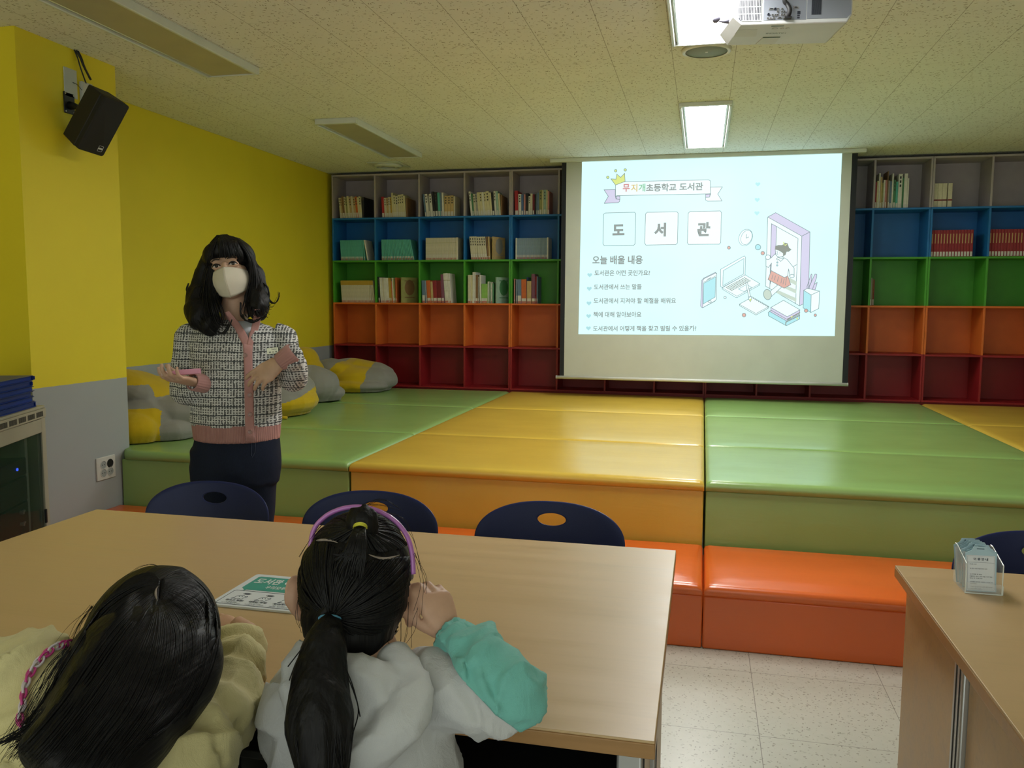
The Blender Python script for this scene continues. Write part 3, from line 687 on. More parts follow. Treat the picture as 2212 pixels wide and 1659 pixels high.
for i in range(7):
    y = hy0+.008+i*.0088; tilt = math.radians(-7-1.2*i); dx = (-.002, .0, -.003, .001, -.004, -.001, -.005)[i]; up = (0, .002, .004, .003, .006, .008, .004)[i]
    M = Matrix.Translation((hx0+.035+dx, y, hz+th+.0005+.002*(i > 0))) @ Matrix.Rotation(tilt, 4, 'X') @ Matrix.Rotation((-.02, .02, -.03, 0, .03, -.02, -.05)[i], 4, 'Y')
    out = [(-.029, 0), (.029, 0), (.029, .078), (.017, .084), (.012, .092), (-.012, .092), (-.017, .084), (-.029, .078)]
    tp = thing('library_pass', ('white printed library pass at the front of the clear card holder' if i == 0 else f'pale blue library pass, {ORD[i]} from the front in the clear card holder'), 'pass card', (M @ Vector((0, 0, 0))), 'passes in the clear holder')
    def pm(name, pts, y0, y1, m):
        q = MB(); q.prism([M @ Vector((a, y0, c)) for a, c in pts], (M.to_3x3() @ Vector((0, y1-y0, 0)))); return q.build(name, m, tp)
    pm('sleeve', out, 0, .0016, M_pass)
    pm('slot', [(-.007, .0865), (.007, .0865), (.007, .0885), (-.007, .0885)], -.0003, .0002, mat('slot_shadow', (.06, .12, .16), .5))
    pm('insert', [(-.027, .002), (.027, .002), (.027, .074), (-.027, .074)], -.0005, 0, M_paper)
    if i == 0:
        q = MB(); L = lambda x, z: M @ Vector((x, -.0006, z)); N3 = M.to_3x3() @ Vector((0, -1, 0)); U3 = M.to_3x3() @ Vector((0, 0, 1))
        letters(q, '이 용 안 내', L(-.0135, .0635), L(.0135, .0635), U3*.0058, N3, .02)
        for zz, xa, xb, s, hgt in ((.0545, -.021, -.008, '이용시간', .0022), (.0455, -.020, .012, '★ 평일 오전 아홉시부터 오후', .0024), (.034, -.021, .002, '도서대출 및 반납', .0022), (.0295, -.021, .021, '대출권수 일인 세권 대출 기간 칠일', .0024), (.0258, -.021, .003, '반납 후 이용가능', .0022), (.0185, -.020, .022, '이용증은 본인만 사용할 수 있습니다', .0022), (.0148, -.020, -.008, '문의하세요', .002), (.0085, -.019, .022, '이용증 분실시에는 바로 알려 주세요', .0022), (.005, -.019, .0, '감사합니다', .002)):
            letters(q, s, L(xa, zz), L(xb, zz), U3*hgt, N3, 0)
        q.build('printed_text', M_ink, tp)
        q = MB(); q.tube([L(-.0255, .0595), L(.0255, .0595)], .0003, 4); fr = [L(-.025, .004), L(.025, .004), L(.025, .0725), L(-.025, .0725), L(-.025, .004)]; q.tube(fr, .0003, 4); q.build('printed_border', mat('grey_print', (.25, .28, .32), .6), tp)
# ------------------------------------------------------------------ projection screen and the slide on it
SY = -.32
M_fab = mat('screen_fabric', (.50, .525, .465), .85, spec=.15, var=.03)
M_blk = mat('screen_black_border', (.010, .012, .016), .8)
t = thing('projection_screen', 'pulled-down projection screen showing a pale slide in front of the bookcases', 'projection screen', (3.38, SY, .70))
MB().box(2.268, 4.500, SY, SY+.0015, .71, 2.515).build('fabric', M_fab, t)
MB().box(2.230, 2.268, SY, SY+.0015, .71, 2.515).build('border', M_blk, t); MB().box(4.500, 4.542, SY, SY+.0015, .71, 2.515).build('border', M_blk, t)
MB().box(2.13, 4.60, SY-.03, SY+.06, 2.502, 2.535).build('housing', M_frame, t, bevel=.006)
q = MB().cyl((2.203, SY-.002, .707), (4.541, SY-.002, .707), .0135, n=16); q.build('bottom_bar', mat('white_bar', (.62, .63, .60), .35), t, smooth=True)
q = MB(); 
for xa, xb in ((2.200, 2.206), (4.538, 4.545)): q.cyl((xa, SY-.002, .707), (xb, SY-.002, .707), .0145, n=16)
q.build('end_cap', mat('bar_end', (.45, .47, .46), .5), t)

def glow(name, r, g, b, k=1.0):
    """light thrown onto the screen by the projector"""
    m = MATS.get('glow_'+name)
    if m: return m
    m = bpy.data.materials.new('glow_'+name); m.use_nodes = True; n = NT(m); p = n.n['Principled BSDF']
    c = srgb(r, g, b); p.inputs['Base Color'].default_value = (.05, .05, .05, 1); p.inputs['Roughness'].default_value = .9; p.inputs['Specular IOR Level'].default_value = .1
    nz = n.noise(n.coords('Object'), 2.5, 1)
    n.l.new(n.ramp(nz, [(.3, tuple(v*.97 for v in c)), (.7, tuple(min(1, v*1.02) for v in c))]), p.inputs['Emission Color']); p.inputs['Emission Strength'].default_value = SLIDE_STRENGTH*k
    MATS['glow_'+name] = m; return m
G_bg = glow('pale_cyan', 210, 250, 250, 1.13); G_ink = glow('grey_ink', 142, 152, 150); G_line = glow('line', 122, 142, 146); G_fine = glow('fine_line', 130, 166, 172)
G_lil = glow('lilac', 216, 214, 240); G_yel = glow('lemon', 222, 236, 140); G_red = glow('rose', 214, 138, 140); G_mus = glow('sand', 222, 200, 140); G_grn = glow('leaf', 146, 206, 170)
G_hrt = glow('heart', 172, 222, 228); G_heart2 = glow('heart_light', 186, 240, 244); G_sal = glow('salmon', 226, 178, 166); G_aqua = glow('aqua', 178, 236, 244); G_wht = glow('white', 228, 253, 253, 1.14); G_hair = glow('hair', 140, 148, 140); G_sage = glow('sage', 204, 222, 208)
quad = [on_y(1257.5, 347, SY), on_y(1819, 329.6, SY), on_y(1803, 726, SY), on_y(1249.5, 722, SY)]
LY = [SY-.0012]
def S(px, py, k=0): p = on_y(px, py, SY); return Vector((p.x, SY-.0022-.0004*k, p.z))
slide = MB().prism([Vector((p.x, SY-.0005, p.z)) for p in quad], (0, -.0012, 0)).build('projected_slide', G_bg, t)
tag(slide, 'pale cyan projected slide')
class Art:
    """flat line art on the slide, in layers"""
    def __init__(s): s.b = MB(); s.ms = []; s.k = 0
    def mi(s, m):
        if m not in s.ms: s.ms.append(m)
        s.b.m = s.ms.index(m)
    def fill(s, pts, m, k=1):
        s.mi(m); P3 = [S(x, y, k) for x, y in pts]; s.b.add(P3, [tuple(range(len(P3)))]); return s
    def line(s, pts, m, w=.9, k=3, closed=False):
        w *= 1.2
        s.mi(m); P2 = list(pts) + ([pts[0]] if closed else [])
        for (x0, y0), (x1, y1) in zip(P2, P2[1:]):
            d = math.hypot(x1-x0, y1-y0) or 1e-6; nx, ny = -(y1-y0)/d*w/2, (x1-x0)/d*w/2; ex, ey = (x1-x0)/d*w*.4, (y1-y0)/d*w*.4
            P3 = [S(*p, k) for p in ((x0+nx-ex, y0+ny-ey), (x1+nx+ex, y1+ny+ey), (x1-nx+ex, y1-ny+ey), (x0-nx-ex, y0-ny-ey))]
            s.b.add(P3, [(0, 1, 2, 3)])
        return s
    def shape(s, pts, m, ln=None, w=.9, k=1):
        s.fill(pts, m, k); s.line(pts, ln or G_line, w, k+.5, True); return s
    def disc(s, x, y, r, m, ln=None, w=.9, k=1, ry=None, rot=0):
        c, q = math.cos(rot), math.sin(rot); ry = ry or r
        pts = [(x+r*math.cos(a)*c-ry*math.sin(a)*q, y+r*math.cos(a)*q+ry*math.sin(a)*c) for a in [2*PI*i/28 for i in range(28)]]
        if m: s.fill(pts, m, k)
        if ln: s.line(pts, ln, w, k+.5, True)
        return s
    def text(s, body, x0, y0, x1, y1, h, m, bold=.02, k=4):
        """base line from (x0,y0) to (x1,y1) in photo pixels, h = height in pixels"""
        s.mi(m); p0, p1 = S(x0, y0, k), S(x1, y1, k); top = S(x0, y0-h, k)
        letters(s.b, body, p0, p1, (0, 0, top.z-p0.z), (0, -1, 0), bold, lift=0); return s
    def done(s, name, label=None):
        o = s.b.build(name, s.ms, slide)
        if label: o['label'] = label
        return o
Z3 = lambda pts, sx=6.506, ox=1240, oy=340: [(ox+x/sx, oy+y/sx) for x, y in pts]     # measured on enlarged crops
Z5 = lambda pts: [(1500+x/5.53, 440+y/5.53) for x, y in pts]
# ribbon banner
a = Art(); a.shape(Z3([(422, 456), (580, 452), (580, 540), (590, 585), (645, 590), (640, 620), (620, 638), (425, 646), (482, 548)]), G_lil)
a.shape(Z3([(1920, 418), (2085, 416), (2020, 516), (2080, 612), (1880, 616), (1850, 600), (1850, 560), (1905, 555), (1918, 520)]), G_wht)
a.shape(Z3([(590, 548), (645, 545), (645, 592), (600, 585)]), G_lil, k=2).shape(Z3([(1850, 520), (1912, 516), (1905, 560), (1852, 562)]), G_lil, k=2)
a.shape(Z3([(584, 395), (584, 372), (720, 342), (1890, 316), (1918, 332), (1918, 505), (1905, 513), (600, 538), (584, 560)]), G_wht, k=2); a.done('ribbon_banner')
a = Art(); a.shape(Z3([(518, 302), (590, 308), (602, 236), (655, 282), (712, 224), (718, 338), (584, 390)]), G_yel, k=3)
for x, y in ((475, 282), (586, 188), (720, 177)): a.disc(*Z3([(x, y)])[0], 2.7, G_yel, G_line, k=3)
a.done('crown')
a = Art(); 
for s, x0, x1, y, m in (('무', 684, 782, 486, G_red), ('지', 800, 890, 484, G_mus), ('개', 905, 1002, 482, G_grn), ('초등학교', 1012, 1438, 484, G_ink), ('도서관', 1480, 1812, 470, G_ink)):
    p = Z3([(x0, y), (x1, y-(x1-x0)*.022)]); a.text(s, *p[0], *p[1], 110/6.506, m, .03)
a.done('title_lettering')
for s, bx, tx in (('도', [(415, 800), (440, 782), (850, 772), (868, 790), (858, 1215), (840, 1235), (425, 1240), (406, 1215)], (540, 1098, 708, 1095, 155)),
              ('서', [(1006, 795), (1030, 772), (1445, 764), (1464, 785), (1452, 1205), (1430, 1226), (1010, 1232), (993, 1205)], (1124, 1115, 1292, 1112, 195)),
              ('관', [(1606, 785), (1630, 762), (2055, 754), (2072, 775), (2060, 1200), (2040, 1220), (1610, 1224), (1592, 1200)], (1728, 1110, 1912, 1106, 198))):
    a = Art(); a.shape(Z3(bx), G_wht if s != '도' else G_bg, w=.9); p = Z3([(tx[0], tx[1]), (tx[2], tx[3])]); a.text(s, *p[0], *p[1], tx[4]/6.506, G_ink, .045); a.done('letter_tile')
def heart(a, x, y, r, m):
    a.fill([(x+r*.0625*16*math.sin(q)**3, y-r*.0625*(13*math.cos(q)-5*math.cos(2*q)-2*math.cos(3*q)-math.cos(4*q))) for q in [2*PI*i/30 for i in range(30)]], m)
for x, y, m in ((1274, 594, G_hrt), (1273, 623.5, G_hrt), (1272.3, 655, G_hrt), (1271.7, 682.6, G_hrt), (1271.2, 709, G_hrt)):
    a = Art(); heart(a, x, y, 5.2, m); a.done('bullet_heart')
for x, y in ((1637, 398), (1635.7, 431.6), (1635, 460.5)): a = Art(); heart(a, x, y, 5.4, G_heart2); a.done('heart')
Z4 = lambda x, y: (1240+x/6.506, 530+y/6.506)
a = Art(); p, q = Z4(258, 268), Z4(964, 264); a.text('오늘 배울 내용', *p, *q, 122/6.506, G_ink, .028); a.done('heading_lettering')
for s, x0, x1, y, h in (('도서관은 어떤 곳인가요?', 286, 1068, 428, 78), ('도서관에서 쓰는 말들', 280, 950, 624, 78), ('도서관에서 지켜야 할 예절을 배워요', 276, 1432, 818, 78), ('책에 대해 알아보아요', 272, 946, 1012, 78), ('도서관에서 어떻게 책을 찾고 빌릴 수 있을까?', 268, 1718, 1208, 78)):
    a = Art(); p, q = Z4(x0, y), Z4(x1, y-2); a.text(s, *p, *q, h/6.506, G_ink, .022); a.done('line_of_text')
# desk drawings
a = Art(); a.disc(*Z5([(612, 404)])[0], 14.2, G_wht, G_fine, .8, 1, 18.5, .42); a.disc(*Z5([(622, 404)])[0], 11.3, G_wht, G_fine, .8, 2, 16.2, .42); a.line(Z5([(620, 366), (618, 412), (648, 398)]), G_line, .9, 4); a.done('clock_drawing')
a = Art(); a.shape(Z5([(88, 915), (110, 890), (250, 820), (268, 835), (264, 1140), (245, 1165), (95, 1245), (75, 1225)]), G_lil, G_line); a.shape(Z5([(100, 920), (116, 896), (255, 828), (268, 840), (264, 1140), (248, 1160), (100, 1242)]), G_wht, G_line, k=2); a.shape(Z5([(110, 952), (255, 875), (248, 1115), (105, 1198)]), G_aqua, G_fine, k=3); a.line(Z5([(110, 940), (256, 862)]), G_line, .8, 5); a.line(Z5([(152, 906), (196, 884)]), G_line, 1.1, 5); a.disc(*Z5([(183, 1170)])[0], 3.2, None, G_line, .8, 4, 2.2); a.done('phone_drawing')
a = Art(); a.shape(Z5([(312, 785), (595, 624), (612, 640), (606, 850), (332, 1000), (312, 988)]), G_wht, G_fine); a.shape(Z5([(345, 800), (592, 655), (588, 840), (340, 980)]), G_bg, G_fine, k=2); a.shape(Z5([(332, 1005), (606, 850), (782, 955), (780, 972), (510, 1122), (490, 1118), (332, 1020)]), G_wht, G_fine, k=1); a.line(Z5([(332, 1005), (508, 1105), (782, 955)]), G_fine, .8, 4)
for r_ in range(5):
    for c_ in range(12):
        u, v = c_/12, r_/5; bx = 372+ (606-372)*u + 78*v; by = 1000 - (1000-876)*u + 46*v
        a.fill(Z5([(bx, by), (bx+14, by-7.5), (bx+25, by-1.5), (bx+11, by+6)]), G_hair, 3)
a.line(Z5([(525, 1020), (620, 965), (684, 1000), (592, 1050)]), G_fine, .8, 4, True); a.done('laptop_drawing')
a = Art(); a.shape(Z5([(538, 1200), (690, 1115), (888, 1228), (886, 1246), (735, 1330), (540, 1218)]), G_wht, G_line); a.line(Z5([(538, 1202), (735, 1312), (888, 1230)]), G_line, .8, 4)
for i in range(9): a.line(Z5([(705+i*21, 1122+i*12), (700+i*21, 1136+i*12), (712+i*21, 1134+i*12)]), G_line, .8, 5)
a.done('notebook_drawing')
a = Art(); a.shape(Z5([(612, 945), (632, 940), (672, 1110), (650, 1120)]), G_wht, G_line, k=5); a.shape(Z5([(650, 1115), (680, 1108), (684, 1135), (668, 1172), (648, 1140)]), G_wht, G_line, k=5); a.fill(Z5([(656, 1140), (682, 1134), (668, 1172)]), G_yel, 7); a.done('pencil_drawing')
a = Art()
a.shape(Z5([(880, 1300), (1040, 1215), (1258, 1330), (1256, 1378), (1098, 1458), (885, 1340)]), G_aqua, G_line, k=1); a.shape(Z5([(895, 1285), (1050, 1200), (1258, 1318), (1100, 1400)]), G_lil, G_line, k=2); a.line(Z5([(1090, 1452), (1092, 1415), (1256, 1335)]), G_hair, 1.6, 5); a.shape(Z5([(912, 1240), (1064, 1154), (1260, 1268), (1256, 1305), (1112, 1386), (915, 1272)]), G_lil, G_line, k=3); a.shape(Z5([(912, 1240), (1064, 1154), (1260, 1268), (1108, 1350)]), G_wht, G_line, k=5); a.line(Z5([(1108, 1380), (1258, 1300)]), G_hair, 1.6, 6)
a.fill(Z5([(1150, 1346), (1172, 1340), (1170, 1358), (1152, 1360)]), G_yel, 7).fill(Z5([(1215, 1368), (1238, 1360), (1234, 1380), (1218, 1382)]), G_yel, 7); a.done('book_stack_drawing')
a = Art(); a.shape(Z5([(876, 160), (970, 108), (1380, 338), (1362, 1168), (1255, 1220), (850, 985)]), G_wht, G_line, k=0); a.fill(Z5([(876, 160), (970, 108), (1380, 338), (1282, 388)]), G_lil, 1).line(Z5([(876, 160), (970, 108), (1380, 338), (1282, 388)]), G_line, .9, 3, True); a.shape(Z5([(1282, 388), (1380, 338), (1362, 1168), (1255, 1220)]), G_lil, G_line, k=1)
a.shape(Z5([(920, 240), (1238, 416), (1208, 1192), (900, 1015)]), G_wht, G_line, k=1); a.shape(Z5([(920, 240), (982, 272), (968, 640), (905, 960)]), G_lil, G_line, k=2)
for y in (890, 985, 1085): a.fill(Z5([(980, y-60), (1220, y+45), (1216, y+90), (976, y-20)]) if y > 900 else Z5([(1130, y-10), (1220, y+38), (1218, y+88), (1120, y+40)]), G_sage, 2.2)
a.line(Z5([(1180, 750), (1225, 728)]), G_line, .9, 3); a.done('door_frame_drawing')
a = Art(); K = 6
a.shape(Z5([(870, 1040), (900, 1050), (1020, 950), (1060, 980), (918, 1110), (880, 1100)]), G_wht, G_line, k=K); a.disc(*Z5([(872, 1086)])[0], 8.4, G_sage, G_line, .9, K+1, 11.2, -.2)
a.shape(Z5([(855, 640), (900, 640), (915, 650), (960, 602), (1060, 640), (1110, 670), (1190, 770), (1190, 870), (1140, 870), (1125, 780), (1112, 870), (1080, 885), (915, 800), (920, 710), (885, 762), (855, 750)]), G_wht, G_line, k=K+1)
a.disc(*Z5([(878, 640)])[0], 5.2, G_wht, G_line, .9, K+2); a.disc(*Z5([(1165, 865)])[0], 4.8, G_wht, G_line, .9, K+2, 3.4)
a.shape(Z5([(918, 800), (1075, 882), (1115, 862), (1150, 968), (1070, 1010), (878, 906)]), G_sal, G_line, k=K+2)
for x in (938, 968, 1004, 1046, 1072, 1100): a.line(Z5([(x, 850+.35*(x-938) - (30 if x > 1080 else 0)), (x-14, 900+.45*(x-938))]), G_line, .8, K+4)
a.shape(Z5([(965, 545), (1085, 560), (1085, 600), (1060, 628), (1010, 640), (975, 620)]), G_wht, G_line, k=K+2)
a.shape(Z5([(965, 545), (968, 510), (1000, 498), (1050, 498), (1080, 470), (1110, 476), (1128, 530), (1155, 548), (1125, 572), (1098, 572), (1085, 610), (1062, 625), (1060, 590), (1010, 558)]), G_hair, G_hair, k=K+3)
a.fill(Z5([(1058, 458), (1070, 455), (1076, 488), (1066, 498)]), G_yel, K+5).fill(Z5([(1075, 495), (1104, 480), (1106, 488), (1082, 506)]), G_yel, K+5)
for x, y in ((988, 570), (1020, 588)): a.disc(*Z5([(x, y)])[0], .9, G_ink, None, k=K+5)
a.line(Z5([(992, 580), (988, 600), (998, 612)]), G_line, .7, K+5); a.shape(Z5([(978, 660), (1000, 640), (1020, 650), (1068, 655), (1030, 690), (1008, 668), (990, 672)]), G_wht, G_line, k=K+3)
for x, y in ((990, 703), (988, 737)): a.disc(*Z5([(x, y)])[0], 1.6, G_hrt, G_line, .7, K+4)
a.done('running_girl_drawing')
a = Art()
for pts in ([(1350, 1040), (1345, 990), (1395, 840), (1405, 850), (1395, 940)], [(1375, 1045), (1370, 990), (1440, 840), (1462, 845), (1460, 880), (1400, 1050)], [(1400, 1050), (1430, 965), (1466, 940), (1462, 965), (1435, 1045)]): a.shape(Z5(pts), G_lil, G_line, k=1)
a.shape(Z5([(1305, 1035), (1350, 1012), (1494, 1044), (1394, 1090)]), G_wht, G_line, k=2); a.shape(Z5([(1305, 1035), (1394, 1090), (1390, 1300), (1298, 1245)]), G_aqua, G_line, k=3).shape(Z5([(1394, 1090), (1494, 1044), (1485, 1252), (1390, 1300)]), G_wht, G_line, k=3); a.done('planter_drawing')
for x, y, r, m in ((412, 526, 3.2, G_sal), (759, 520, 5.8, G_aqua), (816, 591, 3.8, G_sal), (366, 1121, 2.6, G_wht), (592, 1330, 4, G_sal), (1333, 1278, 3.8, G_sal), (1443, 1332, 2.8, G_sal)):
    a = Art(); a.disc(*Z5([(x, y)])[0], r, m, G_line, .9, 6); a.done('dot')

# ------------------------------------------------------------------ projector hung under the ceiling
M_pj = mat('projector_shell', (.60, .62, .62), .4, spec=.4); M_pjg = mat('projector_grey', (.22, .24, .28), .5, spec=.4); M_pjd = mat('projector_dark', (.02, .025, .04), .5); M_metal = mat('connector_metal', (.55, .55, .56), .3, .9)
zb, zt = 2.36, 2.492
RL, RR, FL, FR = on_z(1601, 54, zb), on_z(1830, 48.6, zb), on_z(1568, 91, zb), on_z(1797, 86, zb)
ex = (RR-RL); wid = ex.length; ex.normalize(); ez = Vector((0, 0, 1)); ey = ez.cross(ex)
FL = RL + ey*.245 - ex*.012; FR = RR + ey*.245 + ex*.012 - ex*.02
t = thing('projector', 'white ceiling projector seen from behind, its sockets facing the tables', 'projector', tuple((RL+RR+FL+FR)/4 + ez*(zt-zb)))
ch = .030
def pr(p, z): return Vector((p.x, p.y, z))
b = MB(); lo = [pr(RL, zb), pr(RR, zb), pr(FR, zb), pr(FL, zb)]
mid0 = [pr(RL-ex*ch, zb+ch), pr(RR+ex*ch*.6, zb+ch), pr(FR+ex*ch, zb+ch+.01), pr(FL-ex*ch, zb+ch+.01)]
up = [pr(RL-ex*ch, zt), pr(RR+ex*ch*.6, zt), pr(FR+ex*ch, zt), pr(FL-ex*ch, zt)]
b.loft([lo, mid0, up]); b.build('shell', M_pj, t, bevel=.006, seg=3)
def B(x, z, d=0): return RL + ex*x + ez*(z) - ey*d          # on the rear face: x from the left corner, z from the bottom
def rear(name, x0, x1, z0, z1, m, d=.002, par=None, ch_=0):
    pts = [(x0+ch_, z0), (x1, z0), (x1, z1), (x0, z1), (x0, z0+ch_)] if ch_ >= 0 else [(x0, z0), (x1+ch_, z0), (x1, z0-ch_), (x1, z1), (x0, z1)]
    return MB().prism([B(x, z, 0) for x, z in pts], -ey*d).build(name, m, par or t)
v = rear('vent', -.012, .072, .012, .122, M_pjd, .0012, None, .012)
q = MB()
for i in range(15):
    xx = -.010+i*.0056; z0 = .0135+max(0, .012-(xx+.012)); q.prism([B(xx, z0), B(xx+.0022, z0), B(xx+.0022, .121), B(xx, .121)], -ey*.003)
for z in (.012, .037, .062, .087, .112): q.prism([B(-.012+(.012 if z < .02 else 0), z), B(.072, z), B(.072, z+.0025), B(-.012+(.012 if z < .02 else 0), z+.0025)], -ey*.0034)
q.build('slats', M_pj, v)
panel = rear('socket_panel', .080, .233, .014, .122, M_pjg, .0015)
def jack(x, z, r, m, depth=.006, hole=True):
    q = MB(); M = Matrix.Translation(B(x, z, .001)) @ Matrix(((ex.x, ez.x, -ey.x, 0), (ex.y, ez.y, -ey.y, 0), (ex.z, ez.z, -ey.z, 0), (0, 0, 0, 1)))
    q.lathe([(r, 0), (r, depth), (r*.62, depth), (r*.55, .001)], 16, M); q.m = 1; q.lathe([(.0003, .0012), (r*.56, .0012), (r*.56, .002), (.0003, .002)], 12, M)
    q.build('socket', [m, M_pjd], panel)
for x, z in ((.095, .020), (.106, .020), (.117, .020), (.112, .031), (.122, .031), (.130, .031), (.130, .043), (.130, .053), (.145, .031), (.154, .031), (.145, .042), (.154, .042), (.145, .053)): jack(x, z, .0038, M_metal)
for x, z in ((.097, .034), (.121, .053)): jack(x, z, .0046, M_pjd)
for x, z, w in ((.098, .0505, .018), (.186, .0535, .018), (.130, .0185, .016)):
    q = MB(); q.m = 0; q.prism([B(x, z, .001), B(x+w, z, .001), B(x+w-.002, z+.007, .001), B(x+.002, z+.007, .001)], -ey*.004); q.m = 1; q.prism([B(x+.003, z+.0015, .004), B(x+w-.003, z+.0015, .004), B(x+w-.004, z+.0055, .004), B(x+.004, z+.0055, .004)], -ey*.0022); q.build('socket', [M_metal, M_pjd], panel)
for z in (.018, .0255): rear('usb_port', .201, .210, z, z+.005, M_pjd, .003, panel)
rear('network_port', .201, .212, .033, .044, M_pjd, .003, panel)
g2 = rear('side_cover', .236, wid+.012, .016, .122, M_pjg, .0015, None, -.014)
q = MB()
for i in range(16): q.prism([B(.252+i*.0022, .030), B(.2532+i*.0022, .030), B(.2532+i*.0022, .118), B(.252+i*.0022, .118)], -ey*.0028)
q.build('speaker_slots', M_pjd, g2)
cab = MB().tube(catmull([B(.163, .020, .004), B(.168, .030, .018), B(.168, .046, .022), B(.160, .064, .018), B(.150, .080, .02), B(.150, .150, .03)], 6), [.0085]*31, 10)
cab.build('plug_cable', mat('black_rubber', (.010, .010, .012), .5), t, smooth=True)
q = MB().prism([B(.150, .013, .004), B(.178, .013, .004), B(.178, .022, .004), B(.150, .022, .004)], -ey*.016); q.build('plug', mat('black_rubber'), t, bevel=.002)
def U(x, y, d=0): return RL + ex*x + ey*y - ez*d                # on the underside
def under(name, pts, m, d=.0012): return MB().prism([U(x, y, 0) for x, y in pts], -ez*d).build(name, m, t)
M_pj2 = mat('projector_hatch', (.56, .57, .54), .45)
under('filter_hatch', [(.000, .055), (.070, .055), (.082, .135), (-.006, .135)], M_pj2)
under('lens_ring_cover', [(.110, .155), (.175, .155), (.172, .235), (.098, .235)], M_pj2); under('hatch_gap', [(.111, .148), (.176, .148), (.175, .155), (.110, .155)], mat('dark_green_gap', (.02, .06, .03), .6))
under('indicator_strip', [(.115, .018), (.160, .018), (.159, .024), (.114, .024)], mat('indicator_grey', (.18, .24, .20), .5))
for x, r_ in ((.133, .011), (.160, .0075), (.180, .0075)):
    q = MB(); q.prism([U(x+r_*math.cos(k*PI/12), .050+r_*.8*math.sin(k*PI/12)) for k in range(24)], -ez*.002); q.build('button', M_pj2, t, bevel=.0005)
q = MB(); letters(q, 'HITACHI', U(.186, .110), U(.112, .110), ey*-.013, -ez, .02, lift=.0006); q.build('maker_lettering', mat('grey_lettering', (.16, .20, .18), .5), t)
MB().cyl(tuple((RL+RR+FL+FR)/4 + ez*(zt-zb)), tuple((RL+RR+FL+FR)/4 + ez*(CEIL-zb)), .03, n=20).build('ceiling_mount', M_alu, t)
# small plug on a wire below the lit panel
p0 = at(1587, 4, 2.72); p1 = at(1553, 38, 2.72); p2 = at(1573, 46, 2.72)
t = thing('hanging_connector', 'small grey connector on a thin stiff wire hanging below the lit panel', 'connector', tuple(p1))
M_gp = mat('grey_plastic', (.18, .17, .24), .5)
MB().tube([p1, p0, Vector((p0.x+.02, p0.y, CEIL-.001))], .0012, 6).build('wire', M_gp, t)
MB().tube([at(1541, 46, 2.72), at(1547, 43, 2.72), at(1554, 39, 2.72)], [.006, .0105, .006], 12).build('knob', M_gp, t, smooth=True)
MB().tube([at(1553, 46, 2.72), at(1562, 47, 2.72), at(1571, 46, 2.72), at(1574, 46, 2.72)], [.002, .004, .008, .008], 12).build('cone', M_gp, t)

# ------------------------------------------------------------------ wall loudspeaker on the pier
M_spk = mat('black_cabinet', (.010, .010, .011), .6, bump=.15, bscale=300); M_spg = mat('black_grille', (.007, .007, .008), .7, bump=.4, bscale=900)
RM = Euler((0, 0, -.16)).to_matrix() @ Matrix.Rotation(.596, 3, 'Y') @ Matrix.Rotation(-.098, 3, 'X'); SM = Matrix.Translation((.569, -3.788, 2.182)) @ RM.to_4x4()
t = thing('wall_speaker', 'black loudspeaker tilted down from the yellow pier at upper left', 'speaker', tuple(SM @ Vector((-.07, 0, -.14))))
b = MB(); b.loft([[SM @ Vector(p) for p in r] for r in (
    [(-.069, -.060, -.135), (-.069, .060, -.135), (-.069, .060, .135), (-.069, -.060, .135)], [(.040, -.076, -.14), (.040, .076, -.14), (.040, .076, .14), (.040, -.076, .14)])])
b.build('cabinet', M_spk, t, bevel=.006, seg=3)
b = MB(); b.loft([[SM @ Vector((x, y, z)) for y, z in rrect(-.076, .076, -.14, .14, .012, 4)] for x in (.041, .066)] + [[SM @ Vector((.071, y, z)) for y, z in rrect(-.069, .069, -.133, .133, .010, 4)]]); b.build('grille', M_spg, t, bevel=.002)
M_silver = mat('silver_print', (.55, .56, .56), .4)
q = MB(); L = lambda y, z: SM @ Vector((.0716, y, z)); cy, cz, hw = .036, -.104, .013
q.tube([L(cy+a, cz+c_) for a, c_ in rrect(-hw, hw, -.014, .014, .003, 2)]+[L(cy+hw, cz+.011)], .0009, 4)
q.prism([L(cy-hw, cz-.004), L(cy+hw, cz-.004), L(cy+hw, cz+.004), L(cy-hw, cz+.004)], RM @ Vector((.0008, 0, 0))); q.build('badge', M_silver, t)
pl = MB(); pl.box(.410, .416, -3.803, -3.733, 2.222, 2.322); o = pl.build('wall_plate', M_black, t, bevel=.003)
q = MB()
for y in (-3.795, -3.742):
    for z in (2.231, 2.313): q.cyl((.416, y, z), (.418, y, z), .0042, n=10)
q.build('screw', M_metal, o)
q = MB(); q.tube([(.416, -3.765, 2.262), (.450, -3.768, 2.255), (.490, -3.775, 2.235), SM @ Vector((-.069, 0, .01))], [.02, .014, .014, .02], 12); q.build('swivel_arm', M_black, t, smooth=True)
for k, (xy0, xy1, r_) in enumerate((((164, 108), (196, 172), .0055), ((160, 107), (186, 180), .0032), ((168, 110), (194, 170), .0045))):
    a0 = on_x(*xy0, .418); a1 = on_x(*xy1, .43); m_ = a0.lerp(a1, .5) + Vector((.012, -.012, -.01))
    MB().tube(catmull([Vector((a0.x, a0.y, CEIL-.001)), a0.lerp(a1, .25)+Vector((.006, -.004, 0)), m_, a1], 6), r_, 8).build('cable', mat('black_rubber'), t, smooth=True)
M_plate = mat('white_cover_plate', (.50, .53, .51), .5)
p = on_x(141.5, 150, .41); q_ = on_x(168, 208, .41)
t = thing('blank_plate', 'white blank cover plate on the yellow pier behind the loudspeaker bracket', 'cover plate', (.411, (p.y+q_.y)/2, 2.31))
MB().box(.410, .416, -3.795, -3.712, 2.302, 2.438).build('plate', M_plate, t, bevel=.002)
